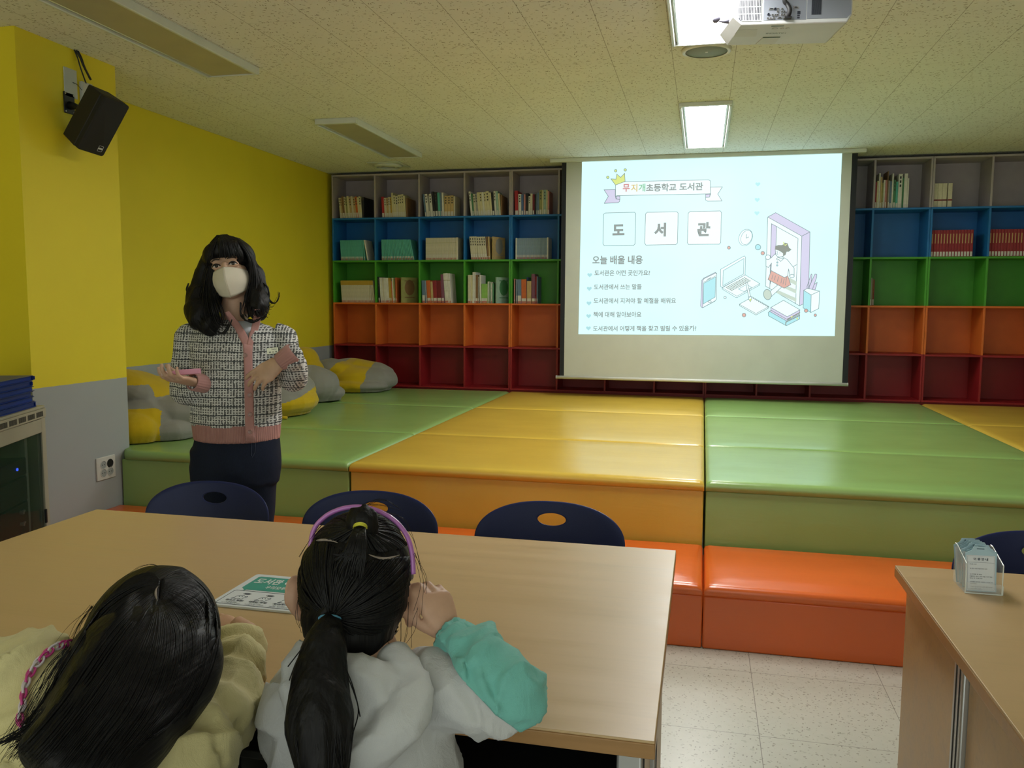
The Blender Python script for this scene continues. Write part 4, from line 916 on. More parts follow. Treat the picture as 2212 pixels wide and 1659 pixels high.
q = MB(); q.tube(catmull([on_x(157, 178, .4165), on_x(167, 183, .424), on_x(177, 195, .45)], 5), .0013, 6); q.build('wire', mat('black_rubber'), t)
b = MB().box(.410, .430, -3.695, -3.62, 2.28, 2.395); o = solo(b, 'junction_box', M_plate, 'small white wall box half hidden behind the tilted loudspeaker', 'junction box', bevel=.004)

# ------------------------------------------------------------------ socket plate on the pier
oy0, oy1, oz0, oz1 = -3.692, -3.556, .408, .527
t = thing('socket_plate', 'white four-socket wall plate low on the grey part of the pier', 'wall socket', (.411, (oy0+oy1)/2, oz0))
MB().box(.410, .419, oy0, oy1, oz0, oz1).build('plate', mat('ivory_plastic', (.60, .60, .55), .4), t, bevel=.003)
for i, (fy, fz) in enumerate(((.33, .66), (.70, .66), (.33, .30), (.70, .30))):
    y, z = oy0+(oy1-oy0)*fy, oz0+(oz1-oz0)*fz
    M = Matrix.Translation((.419, y, z)) @ Matrix.Rotation(PI/2, 4, 'Y'); dark = i == 1
    o = MB().lathe([(.0003, .0006), (.0185, .0006), (.0205, .0022), (.0225, .0022), (.0228, -.001), (.0003, -.001)], 28, M).build('socket', mat('socket_cap_black', (.008,)*3, .5) if dark else mat('socket_well', (.30, .33, .32), .5), t)  # well's darker grey paints in the shade of a recess
    if not dark:
        q = MB()
        for dy in (-.0085, .0085): q.lathe([(.0003, .0014), (.0024, .0014), (.0024, .0003), (.0003, .0003)], 10, Matrix.Translation((.4192, y+dy, z)) @ Matrix.Rotation(PI/2, 4, 'Y'))
        q.build('pin_hole', M_groove, o)
        MB().lathe([(.0205, .0), (.0205, .0026), (.0228, .0026), (.0228, 0)], 28, M).build('socket_rim', mat('ivory_plastic'), o)

# ------------------------------------------------------------------ equipment rack and the blue folders on it
K0 = Vector((.612, -4.225, 0)); kx = Vector((.365, -.931, 0)).normalized(); ky = Vector((-kx.y*-1, 0, 0)); nrm = Vector((.931, .365, 0)).normalized()
RH = .872; WID = .60; DEP = .50
def Rk(x, d, z): return K0 + kx*x - nrm*d + Vector((0, 0, z))       # x along the front from the far post, d into the rack
def rbox(b, x0, x1, d0, d1, z0, z1): return b.hexa([Rk(x0, d0, z0), Rk(x1, d0, z0), Rk(x1, d1, z0), Rk(x0, d1, z0)], [Rk(x0, d0, z1), Rk(x1, d0, z1), Rk(x1, d1, z1), Rk(x0, d1, z1)])
M_rack = mat('beige_rack_enamel', (.40, .38, .29), .45); M_rin = mat('rack_inside', (.05, .055, .05), .6); M_equip = mat('black_equipment', (.010, .010, .011), .5); M_kn = mat('silver_knob', (.50, .52, .50), .3, .6)
t = thing('equipment_rack', 'beige audio equipment rack with a glass door at the left edge', 'equipment rack', tuple(Rk(WID/2, DEP/2, 0)))
b = MB(); rbox(b, 0, WID, 0, .02, 0, .05); rbox(b, 0, WID, 0, DEP, RH-.012, RH); rbox(b, 0, WID, DEP-.01, DEP, 0, RH-.012); rbox(b, 0, .012, .03, DEP-.01, 0, RH-.012); rbox(b, WID-.012, WID, .03, DEP-.01, 0, RH-.012); rbox(b, 0, WID, .02, DEP, 0, .03); b.build('case', M_rack, t, bevel=.003)
top = MB(); rbox(top, 0, WID, -.004, .02, RH-.052, RH-.012); o = top.build('top_vent', M_rack, t, bevel=.002)
q = MB()
for g_ in range(5):
    for i in range(12): x = .035+g_*.085+i*.0058; rbox(q, x, x+.0026, -.0048, -.003, RH-.044, RH-.022)
q.build('vent_slots', M_groove, o)
dr = MB(); rbox(dr, 0, .042, 0, .02, .05, RH-.053); rbox(dr, WID-.042, WID, 0, .02, .05, RH-.053); rbox(dr, .042, WID-.042, 0, .02, RH-.115, RH-.053); rbox(dr, .042, WID-.042, 0, .02, .05, .09)
door = dr.build('door', M_rack, t, bevel=.003)
M_gl = bpy.data.materials.new('smoked_glass'); M_gl.use_nodes = True; _b = M_gl.node_tree.nodes['Principled BSDF']; _b.inputs['Base Color'].default_value = (.02, .05, .04, 1); _b.inputs['Roughness'].default_value = .03; _b.inputs['Alpha'].default_value = .34; _b.inputs['Specular IOR Level'].default_value = .25
g = MB(); rbox(g, .042, WID-.042, .006, .010, .09, RH-.115); g.build('glass', M_gl, door)
g = MB(); rbox(g, .048, .058, .0, -.008, .36, .42); g.build('handle', M_black, door)
q = MB(); rbox(q, .075, .10, .05, .07, .06, RH-.06); rbox(q, WID-.10, WID-.075, .05, .07, .06, RH-.06); q.build('mounting_rail', mat('grey_green_rail', (.28, .32, .27), .5), t)
for z0, z1, n_ in ((.08, .30, 0), (.31, .47, 1), (.48, .58, 2), (.59, .66, 3)):
    q = MB(); rbox(q, .105, WID-.105, .045, .35, z0, z1); e = q.build('equipment_unit', M_equip, t, bevel=.002)
    if n_ == 1 or n_ == 0:
        for i in range(3):
            q = MB(); zc = z1-.03-i*.05; q.cyl(Rk(.185, .045, zc), Rk(.185, .03, zc), .008, n=12); rbox(q, .15, .175, .038, .046, zc-.004, zc+.004); q.build('knob', M_kn, e)
    if n_ == 3:
        q = MB(); q.cyl(Rk(.195, .045, .625), Rk(.195, .041, .625), .006, n=12); q.build('blue_light', mat('blue_led', (.01, .02, .3), .4, emit=((.05, .12, 1.0), 2.5)), e)
M_fold = [mat('blue_folder', (.010, .040, .26), .4, spec=.3, var=.1), mat('blue_folder_deep', (.008, .030, .19), .4, spec=.5, var=.1)]
for i in range(6):
    h0 = RH+.001+i*.0225; ext = (.055, .058, .060, .066, .074, .050)[i]
    t = thing('file_folder', f'blue plastic file folder on the equipment rack, {("lowest", "second from the bottom", "third from the bottom", "third from the top", "second from the top", "topmost")[i]} of the stack', 'folder', tuple(Rk(.3, .2, h0)), 'blue folders stacked on the rack')
    x0 = ext-.0; q = MB(); rbox(q, x0, .42, .012+.004*(i % 3), .30, h0, h0+.003); rbox(q, x0+.004*(i % 2), .42, .012+.004*(i % 3), .30, h0+.0185, h0+.0215); rbox(q, x0, x0+.003, .014, .30, h0+.003, h0+.0185) if i in (0, 4, 5) else None; q.build('cover', M_fold[i % 2], t, bevel=.001)
    q = MB(); rbox(q, x0+.012, .415, .018+.004*(i % 3), .295, h0+.0032, h0+.0183); q.build('filling', M_fold[(i+1) % 2], t)
# ------------------------------------------------------------------ soft shapes: overlapping volumes fused into one skin
def fuse(name, mb, mats, parent=None, voxel=.008, smooth=4, pick=None, displace=None, sfac=.5):
    me = mb.mesh(name); o = bpy.data.objects.new(name, me); COL.objects.link(o)
    r = o.modifiers.new('fuse', 'REMESH'); r.mode = 'VOXEL'; r.voxel_size = voxel; r.use_smooth_shade = True
    if smooth: s = o.modifiers.new('relax', 'SMOOTH'); s.factor = sfac; s.iterations = smooth
    dg = bpy.context.evaluated_depsgraph_get(); nm = bpy.data.meshes.new_from_object(o.evaluated_get(dg))
    o.modifiers.clear(); o.data = nm; bpy.data.meshes.remove(me); nm.name = name
    nm.materials.clear()
    if displace:
        vn = [v.normal.copy() for v in nm.vertices]; ps = [displace(v.co.copy(), n) for v, n in zip(nm.vertices, vn)]
        for v, p in zip(nm.vertices, ps): v.co = p
    for q in (mats if isinstance(mats, (list, tuple)) else [mats]): nm.materials.append(q)
    if pick: nm.polygons.foreach_set('material_index', [pick(p.center, p.normal) for p in nm.polygons])
    nm.polygons.foreach_set('use_smooth', [True]*len(nm.polygons)); nm.update()
    if parent is not None: adopt(o, parent)
    return o
def fold(amp, scale, ax=(1, 1, 1), seed=0, ridge=True):
    def fn(p, n):
        q = Vector((p.x*ax[0], p.y*ax[1], p.z*ax[2]))*scale + Vector((seed, seed*1.7, 0))
        v = noise.noise(q)
        if ridge: v = .5-abs(v)*1.6
        return p + n*v*amp
    return fn
def cloth(name, col, rough=.85, bump=.35, bscale=500, sheen=.2, var=.05):
    return mat(name, col, rough, spec=.2, var=var, bump=bump, bscale=bscale, sheen=sheen)
M_fy = cloth('yellow_felt', (.56, .385, .008)); M_fg = cloth('grey_felt', (.27, .265, .235))
def bag(label, parts, pick, floor=.5475, fold_amp=.012, fscale=5, seed=0, loops=()):
    b = MB()
    for c, r, rot in parts: b.ell(c, *r, Matrix.Rotation(rot[0], 3, 'X') @ Matrix.Rotation(rot[1], 3, 'Y') @ Matrix.Rotation(rot[2], 3, 'Z') if rot else None)
    cs = [p[0] for p in parts]; c = sum((Vector(q) for q in cs), Vector())/len(cs)
    f1 = fold(fold_amp, fscale, seed=seed)
    def dsp(p, n):
        q = f1(p, n)
        if q.z < floor+.02: q.z = floor + max(0, (q.z-floor))*.3 if q.z > floor else floor
        q.x = max(q.x, -.045)
        return q
    o = fuse('cover', b, [M_fy, M_fg], None, .008, 4, pick, dsp)
    t = thing('bean_bag', label, 'bean bag', (c.x, c.y, floor), 'yellow and grey bean bags on the platform'); adopt(o, t)
    for lp in loops: MB().tube(lp, .011, 8).build('carry_loop', M_fy, t, smooth=True)
    return t
bag('yellow and grey bean bag slumped between the pier and the woman',
    [((.24, -3.13, .66), (.27, .26, .15), None), ((.33, -3.30, .62), (.15, .13, .10), None), ((.13, -3.30, .76), (.15, .13, .15), (0, .3, 0)), ((.22, -3.08, .80), (.22, .25, .12), (-.25, .35, 0)), ((.35, -2.95, .66), (.30, .30, .13), (-.2, 0, 0)), ((.42, -3.12, .60), (.17, .17, .08), None), ((.15, -2.85, .72), (.2, .2, .15), None)],
    lambda c, n: (0 if (c.z < .735 - max(0, c.y+3.25)*.9 and c.y < -3.02 and c.x+c.y*.3 < -.50) else 1 if (c.y < -3.20 and c.z < .86) else 0 if c.z > .735+.25*(c.x-.2) - max(0, c.y+3.0)*.55 else 1), seed=2)
bag('grey bean bag with a yellow bottom panel, just right of the woman',
    [((.36, -1.95, .70), (.38, .36, .20), None), ((.42, -2.0, .64), (.37, .34, .13), None), ((.40, -2.05, .78), (.22, .24, .12), None), ((.25, -2.12, .66), (.3, .28, .15), None)],
    lambda c, n: 0 if c.z < .60 + .38*(c.y+2.25)*.5 + .30*(c.x-.35)*.5 else 1, seed=5, fold_amp=.007, fscale=3, loops=([(.60, -2.28, .559), (.69, -2.262, .559), (.715, -2.255, .557)],))
bag('plain grey bean bag bulging between the two right-hand bean bags',
    [((.39, -1.25, .68), (.22, .22, .15), None), ((.33, -1.32, .74), (.16, .16, .10), None), ((.44, -1.16, .61), (.18, .16, .075), None)],
    lambda c, n: 1, seed=9)
bag('yellow bean bag propped upright on the left wall behind the woman\'s raised elbow',
    [((.13, -.80, .70), (.15, .18, .17), None), ((.10, -.80, .82), (.12, .16, .13), None)],
    lambda c, n: 0, seed=12)
bag('yellow bean bag with grey ends lying flat in front of the leftmost bookcase cells',
    [((.36, -.36, .66), (.36, .22, .115), None), ((.20, -.40, .74), (.19, .18, .085), (0, .1, 0)), ((.40, -.26, .74), (.30, .15, .075), (0, .12, 0)), ((.60, -.30, .64), (.14, .19, .10), None), ((.40, -.46, .60), (.32, .18, .060), None)],
    lambda c, n: 1 if (c.x > .545 - .15*abs(c.z-.68) or (c.z > .70 and c.x < .20 + .35*(c.z-.70)*2)) else 0, seed=14, fold_amp=.014, fscale=4.5)
# ------------------------------------------------------------------ people
from mathutils.bvhtree import BVHTree
def skin(name, col):
    def fn(t, b, co):
        n = t.noise(co, 22, 4, .6); c = t.ramp(n, [(.3, tuple(q*.90 for q in col)), (.7, tuple(min(1, q*1.06) for q in col))])
        t.l.new(c, b.inputs['Base Color']); b.inputs['Roughness'].default_value = .5
        b.inputs['Subsurface Weight'].default_value = .08; b.inputs['Subsurface Radius'].default_value = (.012, .004, .002); b.inputs['Subsurface Scale'].default_value = .4
    return mat(name, rough=.5, spec=.35, fn=fn)
M_skin = skin('skin_adult', (.56, .36, .25)); M_skc = skin('skin_child', (.58, .35, .235))
def hairmat(name, axis):
    def fn(t, b, co):
        sc = [150, 150, 150]; sc[axis] = 7
        n = t.noise(t.mapping(co, tuple(sc)), 1, 3); c = t.ramp(n, [(.3, (.0028, .0026, .0029)), (.75, (.008, .0075, .0075))])
        t.l.new(c, b.inputs['Base Color']); t.l.new(t.bump(n, .55, .004), b.inputs['Normal'])
        t.l.new(t.ramp(n, [(.3, (.42,)*3), (.7, (.58,)*3)]), b.inputs['Roughness'])
    return mat(name, rough=.5, spec=.22, fn=fn)
M_hair = hairmat('black_hair', 2)
RH_ = Vector((RGT.x, RGT.y, 0)).normalized(); FH = Vector((FWD.x, FWD.y, 0)).normalized(); UZ = Vector((0, 0, 1))
def ell_ring(c, ax, ay, rx, ry, n=28): return [c + ax*(rx*math.cos(a)) + ay*(ry*math.sin(a)) for a in [2*PI*j/n for j in range(n)]]
def strands(mb, guides, per, rad, jit, rs, taper=True, n=5, seg=5, closed=False):
    """hair strands between neighbouring guide curves"""
    gs = [catmull(g, seg) for g in guides]; m = min(len(g) for g in gs)
    for i in range(len(gs) - (0 if closed else 1)):
        a, b = gs[i], gs[(i+1) % len(gs)]
        for k in range(per):
            t = (k+rs.random())/per; j = Vector((rs.gauss(0, jit), rs.gauss(0, jit), rs.gauss(0, jit))); pts = []; ph = rs.random()*6; cut = rs.uniform(.86, 1)
            mm = max(3, int(m*cut))
            for q in range(mm):
                u = q/(m-1); p = a[q].lerp(b[q], t) + j*u + Vector((math.sin(ph+u*7), math.cos(ph*1.3+u*6), 0))*jit*.5*u
                pts.append(p)
            r0 = rad*rs.uniform(.7, 1.25)
            mb.tube(pts, [r0*(1 if not taper else (1-.75*max(0, (q/(mm-1)-.55)/.45))) for q in range(mm)], n)
def hand(mb, M, curls, scale=1.0, thumb_curl=.4, thumb_dir=(.62, .72, -.30), spread=1.0, mirror=1):
    """wrist at the origin, +y along the fingers, +z out of the back of the hand, +x to the thumb side"""
    T = lambda x, y, z: M @ Vector((x*scale*mirror, y*scale, z*scale))
    rings = []
    for y, w, th, zc in ((-.035, .024, .0185, 0), (0, .0255, .0175, 0), (.03, .034, .0165, -.001), (.06, .0405, .014, -.001), (.084, .0400, .011, 0), (.094, .034, .008, 0)):
        rings.append([T(w*math.cos(a), y - .010*max(0, -math.cos(a))*(y > .07), zc+th*math.sin(a)) for a in [2*PI*j/20 for j in range(20)]])
    mb.loft(rings)
    mb.ell(T(.020, .030, -.010), .018*scale, .026*scale, .014*scale, M.to_3x3())
    for i, (bx, by, ln, r) in enumerate(((.0285, .082, .070, .0088), (.0095, .087, .078, .0090), (-.0098, .084, .072, .0086), (-.0275, .075, .056, .0076))):
        fan = (.10, .03, -.05, -.13)[i]*spread; ang = 0; p = Vector((bx, by-.012, .001)); pts = [p.copy()]; rr = [r*1.05]
        p = Vector((bx, by, .001)); pts.append(p.copy()); rr.append(r*1.06)
        for j, f in enumerate((.46, .30, .24)):
            ang += curls[i][j]
            d = Vector((math.sin(fan)*math.cos(ang), math.cos(fan)*math.cos(ang), -math.sin(ang)))
            for h in (.5, 1): q = p + d*ln*f*h; pts.append(q.copy()); rr.append(r*(1-.09*(j+h*.6)) * (1.05 if h == 1 and j < 2 else 1))
            p = pts[-1].copy()
        pts.append(p + d*.004); rr.append(rr[-1]*.6)
        mb.tube([T(*q) for q in pts], [x*scale for x in rr], 12)
    td = Vector(thumb_dir).normalized(); p = Vector((.020, .016, -.006)); pts = [p.copy()]; rr = [.013]
    for j, ln in enumerate((.036, .030, .024)):
        q = p + td*ln; pts.append(q); rr.append((.0115, .0100, .0082)[j]); p = q
        td = (td + Vector((-.30, .35, -.15))*thumb_curl).normalized()
    pts.append(p + td*.004); rr.append(.005)
    mb.tube([T(*q) for q in pts], [x*scale for x in rr], 12)
def frame(o, x, y, z):
    m = Matrix.Identity(4)
    for i in range(3): m[i][0] = x[i]; m[i][1] = y[i]; m[i][2] = z[i]; m[i][3] = o[i]
    return m
def hand_frame(o, along, back):
    """right-handed axes for a right hand: x to the thumb side when looking at the back with fingers up (mirror=-1 for the other hand)"""
    y = along.normalized(); z = (back - y*back.dot(y)).normalized(); return frame(o, y.cross(z), y, z)
def px_path(pts, n=8): return [(q.x, q.y) for q in catmull([(x, y, 0) for x, y in pts], n)]
class Skin3:
    """surface finder: drops photo measurements onto a mesh already standing in the room"""
    def __init__(s, o): s.b = BVHTree.FromPolygons([v.co.copy() for v in o.data.vertices], [tuple(p.vertices) for p in o.data.polygons])
    def hit(s, px, py, off=.002, fallback=2.9):
        d = ray(px, py).normalized(); loc, nor, _, _ = s.b.ray_cast(CAM, d)
        return (loc + (nor if nor.dot(d) < 0 else -nor)*off) if loc is not None else at(px, py, fallback)
def ribbon(surf, rows, off, thick, name, m, parent, fb):
    """rows: (px left, py left, px right, py right) laid on a surface with real thickness"""
    b = MB(); b.s = True; n = 5; P1 = []; 
    for xl, yl, xr, yr in rows: P1.append([surf.hit(lerp(xl, xr, k/n), lerp(yl, yr, k/n), off, fb) for k in range(n+1)])
    for it in range(2):
        Q = [[p.copy() for p in r] for r in P1]
        for i in range(1, len(P1)-1):
            for k in range(n+1): P1[i][k] = (Q[i-1][k]+Q[i][k]*2+Q[i+1][k])/4
    vs = [p for r in P1 for p in r] + [p + FWD*thick for r in P1 for p in r]; R = len(rows); K = n+1; fs = []
    o = R*K
    for i in range(R-1):
        for k in range(n):
            a = i*K+k; fs.append((a, a+1, a+K+1, a+K)); fs.append((o+a, o+a+K, o+a+K+1, o+a+1))
        fs.append((i*K, (i+1)*K, o+(i+1)*K, o+i*K)); fs.append((i*K+n, o+i*K+n, o+(i+1)*K+n, (i+1)*K+n))
    for k in range(n): fs.append((k, o+k, o+k+1, k+1)); e = (R-1)*K; fs.append((e+k, e+k+1, o+e+k+1, o+e+k))
    return b.add(vs, fs).build(name, m, parent)

# ================================================================== the standing woman
DW = 3.17
def wp(px, py, fw=0): return at(px, py, DW-fw)
SW = DW/FPX
wo = wp(507, 950); wo = Vector((wo.x, wo.y, 0))
woman = thing('person', 'standing woman in a white face mask and black and white tweed cardigan', 'person', tuple(wo))
t_ = math.radians(10); yw = math.radians(5)
HX = RGT*math.cos(t_) + UPV*math.sin(t_); HZ = -RGT*math.sin(t_) + UPV*math.cos(t_); HY = HX.cross(HZ)*-1
HY = -FWD; HX2 = HX*math.cos(yw) - HY*math.sin(yw); HY2 = HX*math.sin(yw) + HY*math.cos(yw)
HW = frame(wp(497.5, 580, .03), HX2, HY2, HZ)        # head: origin between the eyes' level and the ears, y out of the face
def hw(x, y, z): return HW @ Vector((x, y, z))
R3 = HW.to_3x3()
def wring(py, xl, xr, d, dz=0, fw=0):
    c = wp((xl+xr)/2, py, fw); return ell_ring(c, RH_, FH, (xr-xl)/2*(DW-fw)/FPX, d)
b = MB()
b.ell(hw(0, -.018, .030), .074, .092, .086, R3); b.ell(hw(0, .016, -.035), .0665, .072, .088, R3); b.ell(hw(0, .048, -.096), .036, .034, .026, R3)
b.tube([hw(0, .080, .010), hw(0, .094, -.022), hw(0, .098, -.036)], [.009, .011, .013], 12); b.ell(hw(0, .088, -.038), .017, .012, .009, R3)
for s in (-1, 1):
    b.ell(hw(s*.034, .056, -.032), .022, .016, .022, R3); b.ell(hw(s*.030, .072, .022), .022, .013, .010, R3)
    b.ell(hw(s*.075, -.014, -.022), .010, .018, .030, R3)
    b.ell(hw(s*.030, .074, .0), .021, .012, .013, R3)
b.ell(hw(0, .076, -.070), .024, .012, .012, R3)
b.tube([hw(0, -.02, -.03), hw(0, -.012, -.09), wp(506, 690, .01), wp(507, 715, 0)], [.052, .047, .050, .075], 24)
b.loft([wring(700, 455, 560, .06), wring(720, 420, 596, .085), wring(780, 428, 592, .10), wring(880, 428, 596, .095), wring(950, 432, 592, .09), wring(1000, 430, 592, .09)])
# legs down to the floor
FLZ = 0
def leg_pts(sx):
    h = wp(507+sx*44, 985); k = h.copy(); k.z = .43; k += FH*-.01; an = h.copy(); an.z = .075; an += RH_*sx*.01
    return h, k, an
for s in (-1, 1):
    h, k, an = leg_pts(s)
    b.tube([h+UZ*.06, h, (h+k)/2, k, (k+an)/2+FH*.015, an], [.070, .072, .062, .050, .046, .034], 20)
    b.tube([an+FH*.03-UZ*.03, an-FH*.06-UZ*.04, an-FH*.15-UZ*.052], [.030, .034, .022], 14)
# arms: her right (left in the picture) bends at the elbow, palm up; her left crosses the waist
SR, ER, WR = wp(404, 728), wp(396, 842, .03), wp(417, 825, .15)
SL, EL, WL = wp(613, 728), wp(634, 815, .03), wp(606, 782, .20)
YR = (-RGT*.42 - FWD*.90 + UZ*.14).normalized(); YL = (-RGT*.80 - UZ*.58 + FWD*-.05).normalized()
for S_, E_, W_ in ((SR, ER, WR - YR*.03), (SL, EL, WL - YL*.03)):
    b.tube([S_, S_.lerp(E_, .5), E_], [.036, .034, .032], 16); b.ell(W_, .024, .024, .024); b.tube([E_, E_.lerp(W_, .4), W_], [.032, .031, .0235], 16)
hr = hand_frame(WR, YR, (-UZ - FWD*.30)); hand(b, hr, [(.20, .55, .45), (.25, .60, .5), (.30, .65, .5), (.34, .7, .55)], .98, .45, (.45, .80, -.55), .5, mirror=-1)
hl = hand_frame(WL, YL, (-FWD + UZ*.25)); hand(b, hl, [(.18, .35, .2), (.25, .35, .25), (.30, .40, .25), (.35, .45, .3)], 1.0, .3, (.35, .72, -.60), 1.25, mirror=1)
body = fuse('body', b, M_skin, woman, .0034, 3)
# face details
M_eye = mat('eye_white', (.55, .53, .50), .25, var=.02); M_iris = mat('dark_iris', (.010, .006, .004), .15, spec=.6); M_lash = mat('lash_line', (.010, .007, .006), .6); M_brow = mat('eyebrow_hair', (.05, .032, .022), .8)
for s in (-1, 1):
    e = MB(); e.m = 0; e.s = True; e.ell(hw(s*.0305, .0795, .0), .0135, .0085, .0052, R3); e.m = 1; e.ell(hw(s*.0305+.001, .0835, .0003), .0072, .0060, .0058, R3)
    eo = e.build('eye', [M_eye, M_iris], body)
    e = MB(); e.s = True; e.tube(catmull([hw(s*.0465, .079, -.002), hw(s*.040, .0855, .0045), hw(s*.0305, .0885, .0070), hw(s*.020, .0865, .0042), hw(s*.0155, .083, -.0005)], 5), [.0014+.0016*math.sin(PI*i/20) for i in range(21)], 8); e.build('eyelid_line', M_lash, eo)
    e = MB(); e.s = True; e.tube(catmull([hw(s*.014, .088, .021), hw(s*.030, .088, .0245), hw(s*.046, .080, .019)], 6), [.0018+.001*math.sin(PI*i/12) for i in range(13)], 8); e.build('eyebrow', M_brow, body)
# folded mask: two halves meeting in a ridge down the middle
M_mask = mat('mask_fabric', (.62, .57, .46), .8, spec=.2, var=.03, bump=.15, bscale=700)
RM_ = [(.000, .104, -.008), (.000, .116, -.028), (.002, .128, -.055), (.003, .116, -.085), (.004, .094, -.122)]
def mask_half(s):
    rows = [[(0, .102, -.010), (.020, .092, -.011), (.042, .078, -.016), (.062, .050, -.020), (.0735, .010, -.028)],
            [(0, .114, -.030), (.022, .104, -.032), (.046, .084, -.036), (.066, .052, -.040), (.0750, .008, -.042)],
            [(.001, .127, -.056), (.024, .110, -.058), (.048, .085, -.060), (.067, .050, -.060), (.0735, .006, -.056)],
            [(.002, .118, -.086), (.024, .103, -.086), (.046, .080, -.084), (.062, .046, -.080), (.069, .004, -.072)],
            [(.003, .094, -.124), (.020, .085, -.119), (.038, .066, -.110), (.053, .036, -.098), (.062, .000, -.086)]]
    vs = [hw(s*x if x > .004 else x, y, z) for r in rows for x, y, z in r]; fs = []
    for i in range(4):
        for j in range(4): a = i*5+j; fs.append((a, a+1, a+6, a+5))
    return vs, fs
mk = MB(); mk.s = True
for s in (-1, 1): mk.add(*mask_half(s))
mo = mk.build('face_mask', M_mask, woman); q = mo.modifiers.new('soft', 'SUBSURF'); q.levels = 2; q.render_levels = 2
for e_ in mo.data.edges:
    a_, c_ = (mo.data.vertices[i].co for i in e_.vertices)
ok_ = mo.data.attributes.new('crease_edge', 'FLOAT', 'EDGE')
for i, e_ in enumerate(mo.data.edges):
    pa, pc = (HW.inverted() @ mo.data.vertices[j].co for j in e_.vertices)
    if abs(pa.x) < .006 and abs(pc.x) < .006: ok_.data[i].value = 1.0
q = mo.modifiers.new('thick', 'SOLIDIFY'); q.thickness = .002
mk = MB(); mk.s = True; mk.tube([hw(.002*1, .130-.0, -.055), hw(.003, .119, -.085), hw(.004, .096, -.125)], [.0011, .0014, .0008], 6); mk.tube([hw(0, .1035, -.009), hw(0, .1155, -.029), hw(.001, .1295, -.056)], [.0009, .0009, .0011], 6); mk.build('centre_seam', M_mask, mo)
for s in (-1, 1):
    mk = MB(); mk.tube(catmull([hw(s*.0735, .008, -.030), hw(s*.079, -.008, -.012), hw(s*.083, -.026, -.008), hw(s*.081, -.030, -.030)], 5), .0014, 6)
    mk.tube(catmull([hw(s*.064, .002, -.082), hw(s*.076, -.014, -.062), hw(s*.081, -.030, -.034)], 5), .0014, 6); mk.build('ear_loop', mat('white_elastic', (.62, .61, .57), .7), mo)
# jeans and shoes
def f_denim(t, b, co):
    n = t.noise(co, 9, 3); w = t.noise(t.mapping(co, (600, 600, 90)), 1, 1); c = t.mix(.35, t.ramp(n, [(.3, (.006, .009, .020)), (.7, (.011, .016, .036))]), t.ramp(w, [(.3, (.004, .006, .012)), (.7, (.014, .020, .042))]))
    t.l.new(c, b.inputs['Base Color'])
M_denim = mat('dark_denim', rough=.8, spec=.2, fn=f_denim)
b = MB(); b.loft([wring(925, 426, 600, .105), wring(952, 422, 604, .108), wring(985, 415, 606, .115), wring(1010, 412, 606, .115), wring(1040, 413, 603, .105)])
for s in (-1, 1):
    h, k, an = leg_pts(s); b.tube([h+UZ*.03, h-UZ*.03, (h+k)/2, k, (k+an)/2, an+UZ*.03], [.088, .087, .076, .062, .058, .052], 20)
jeans = fuse('jeans', b, M_denim, woman, .008, 3, displace=fold(.004, 9, (1, 1, 1), 3))
sj = Skin3(jeans); q = MB()
for pts in ([(543, 953), (543, 985)], [(552, 953), (551, 975), (545, 988)]): q.tube(catmull([sj.hit(x, y, .0015, DW-.11) for x, y in pts], 5), .0010, 5)
q.build('fly_stitching', mat('denim_thread', (.035, .045, .08), .8), jeans)
for s in (-1, 1):
    h, k, an = leg_pts(s); q = MB(); q.tube([an+FH*.035-UZ*.035, an-FH*.02-UZ*.028, an-FH*.10-UZ*.040, an-FH*.175-UZ*.048], [.037, .043, .040, .026], 16, flat=1.0)
    o = fuse('shoe', q, mat('dark_shoe', (.02, .02, .022), .5), woman, .006, 3, displace=lambda p, n: Vector((p.x, p.y, max(p.z, .001))))
# T-shirt seen in the neck opening
M_tee = cloth('white_jersey', (.52, .54, .58), .85, .2, 700)
b = MB(); b.loft([wring(693, 480, 541, .062, fw=.014), wring(700, 466, 552, .074, fw=.010), wring(725, 446, 574, .092, fw=.006), wring(760, 440, 582, .102, fw=.002), wring(800, 440, 582, .102), wring(930, 430, 596, .104)])
tee = fuse('t_shirt', b, M_tee, woman, .007, 3)
# tweed cardigan
def f_tweed(t, b, co):
    x, y, z = t.sep(co)
    nz = t.noise(co, 60, 2); wob = t.math('MULTIPLY', t.math('SUBTRACT', nz, .5), .006)
    u = t.math('ADD', t.math('ADD', t.math('MULTIPLY', x, RH_.x), t.math('MULTIPLY', y, RH_.y)), wob); v = t.math('ADD', z, wob)
    fu = t.math('FRACT', t.math('DIVIDE', t.math('ADD', u, 20.0), .0108)); fv = t.math('FRACT', t.math('DIVIDE', v, .0092))
    g1 = t.math('GREATER_THAN', t.noise(t.mapping(co, (1, 1, 1)), 95, 0), .42)
    wv = t.math('LESS_THAN', fu, .40); wh = t.math('LESS_THAN', fv, .42)
    white = t.math('MAXIMUM', wv, t.math('MULTIPLY', wh, g1))
    dark = t.ramp(t.noise(co, 260, 2), [(.3, (.045, .05, .05)), (.6, (.15, .15, .15)), (.8, (.30, .22, .21))])
    light = t.ramp(t.noise(co, 200, 2), [(.3, (.52, .52, .50)), (.7, (.70, .70, .68))])
    c = t.mix(white, dark, light)
    ln = t.math('LESS_THAN', t.math('FRACT', t.math('DIVIDE', t.math('ADD', v, t.math('MULTIPLY', t.math('SUBTRACT', t.noise(co, 7, 1), .5), .012)), .0335)), .11)
    c = t.mix(t.math('MULTIPLY', ln, .93), c, (.035, .042, .046))
    t.l.new(c, b.inputs['Base Color'])
    h = t.math('ADD', t.math('MULTIPLY', white, .6), t.math('MULTIPLY', t.noise(co, 400, 2), .5)); t.l.new(t.bump(h, .6, .004), b.inputs['Normal'])
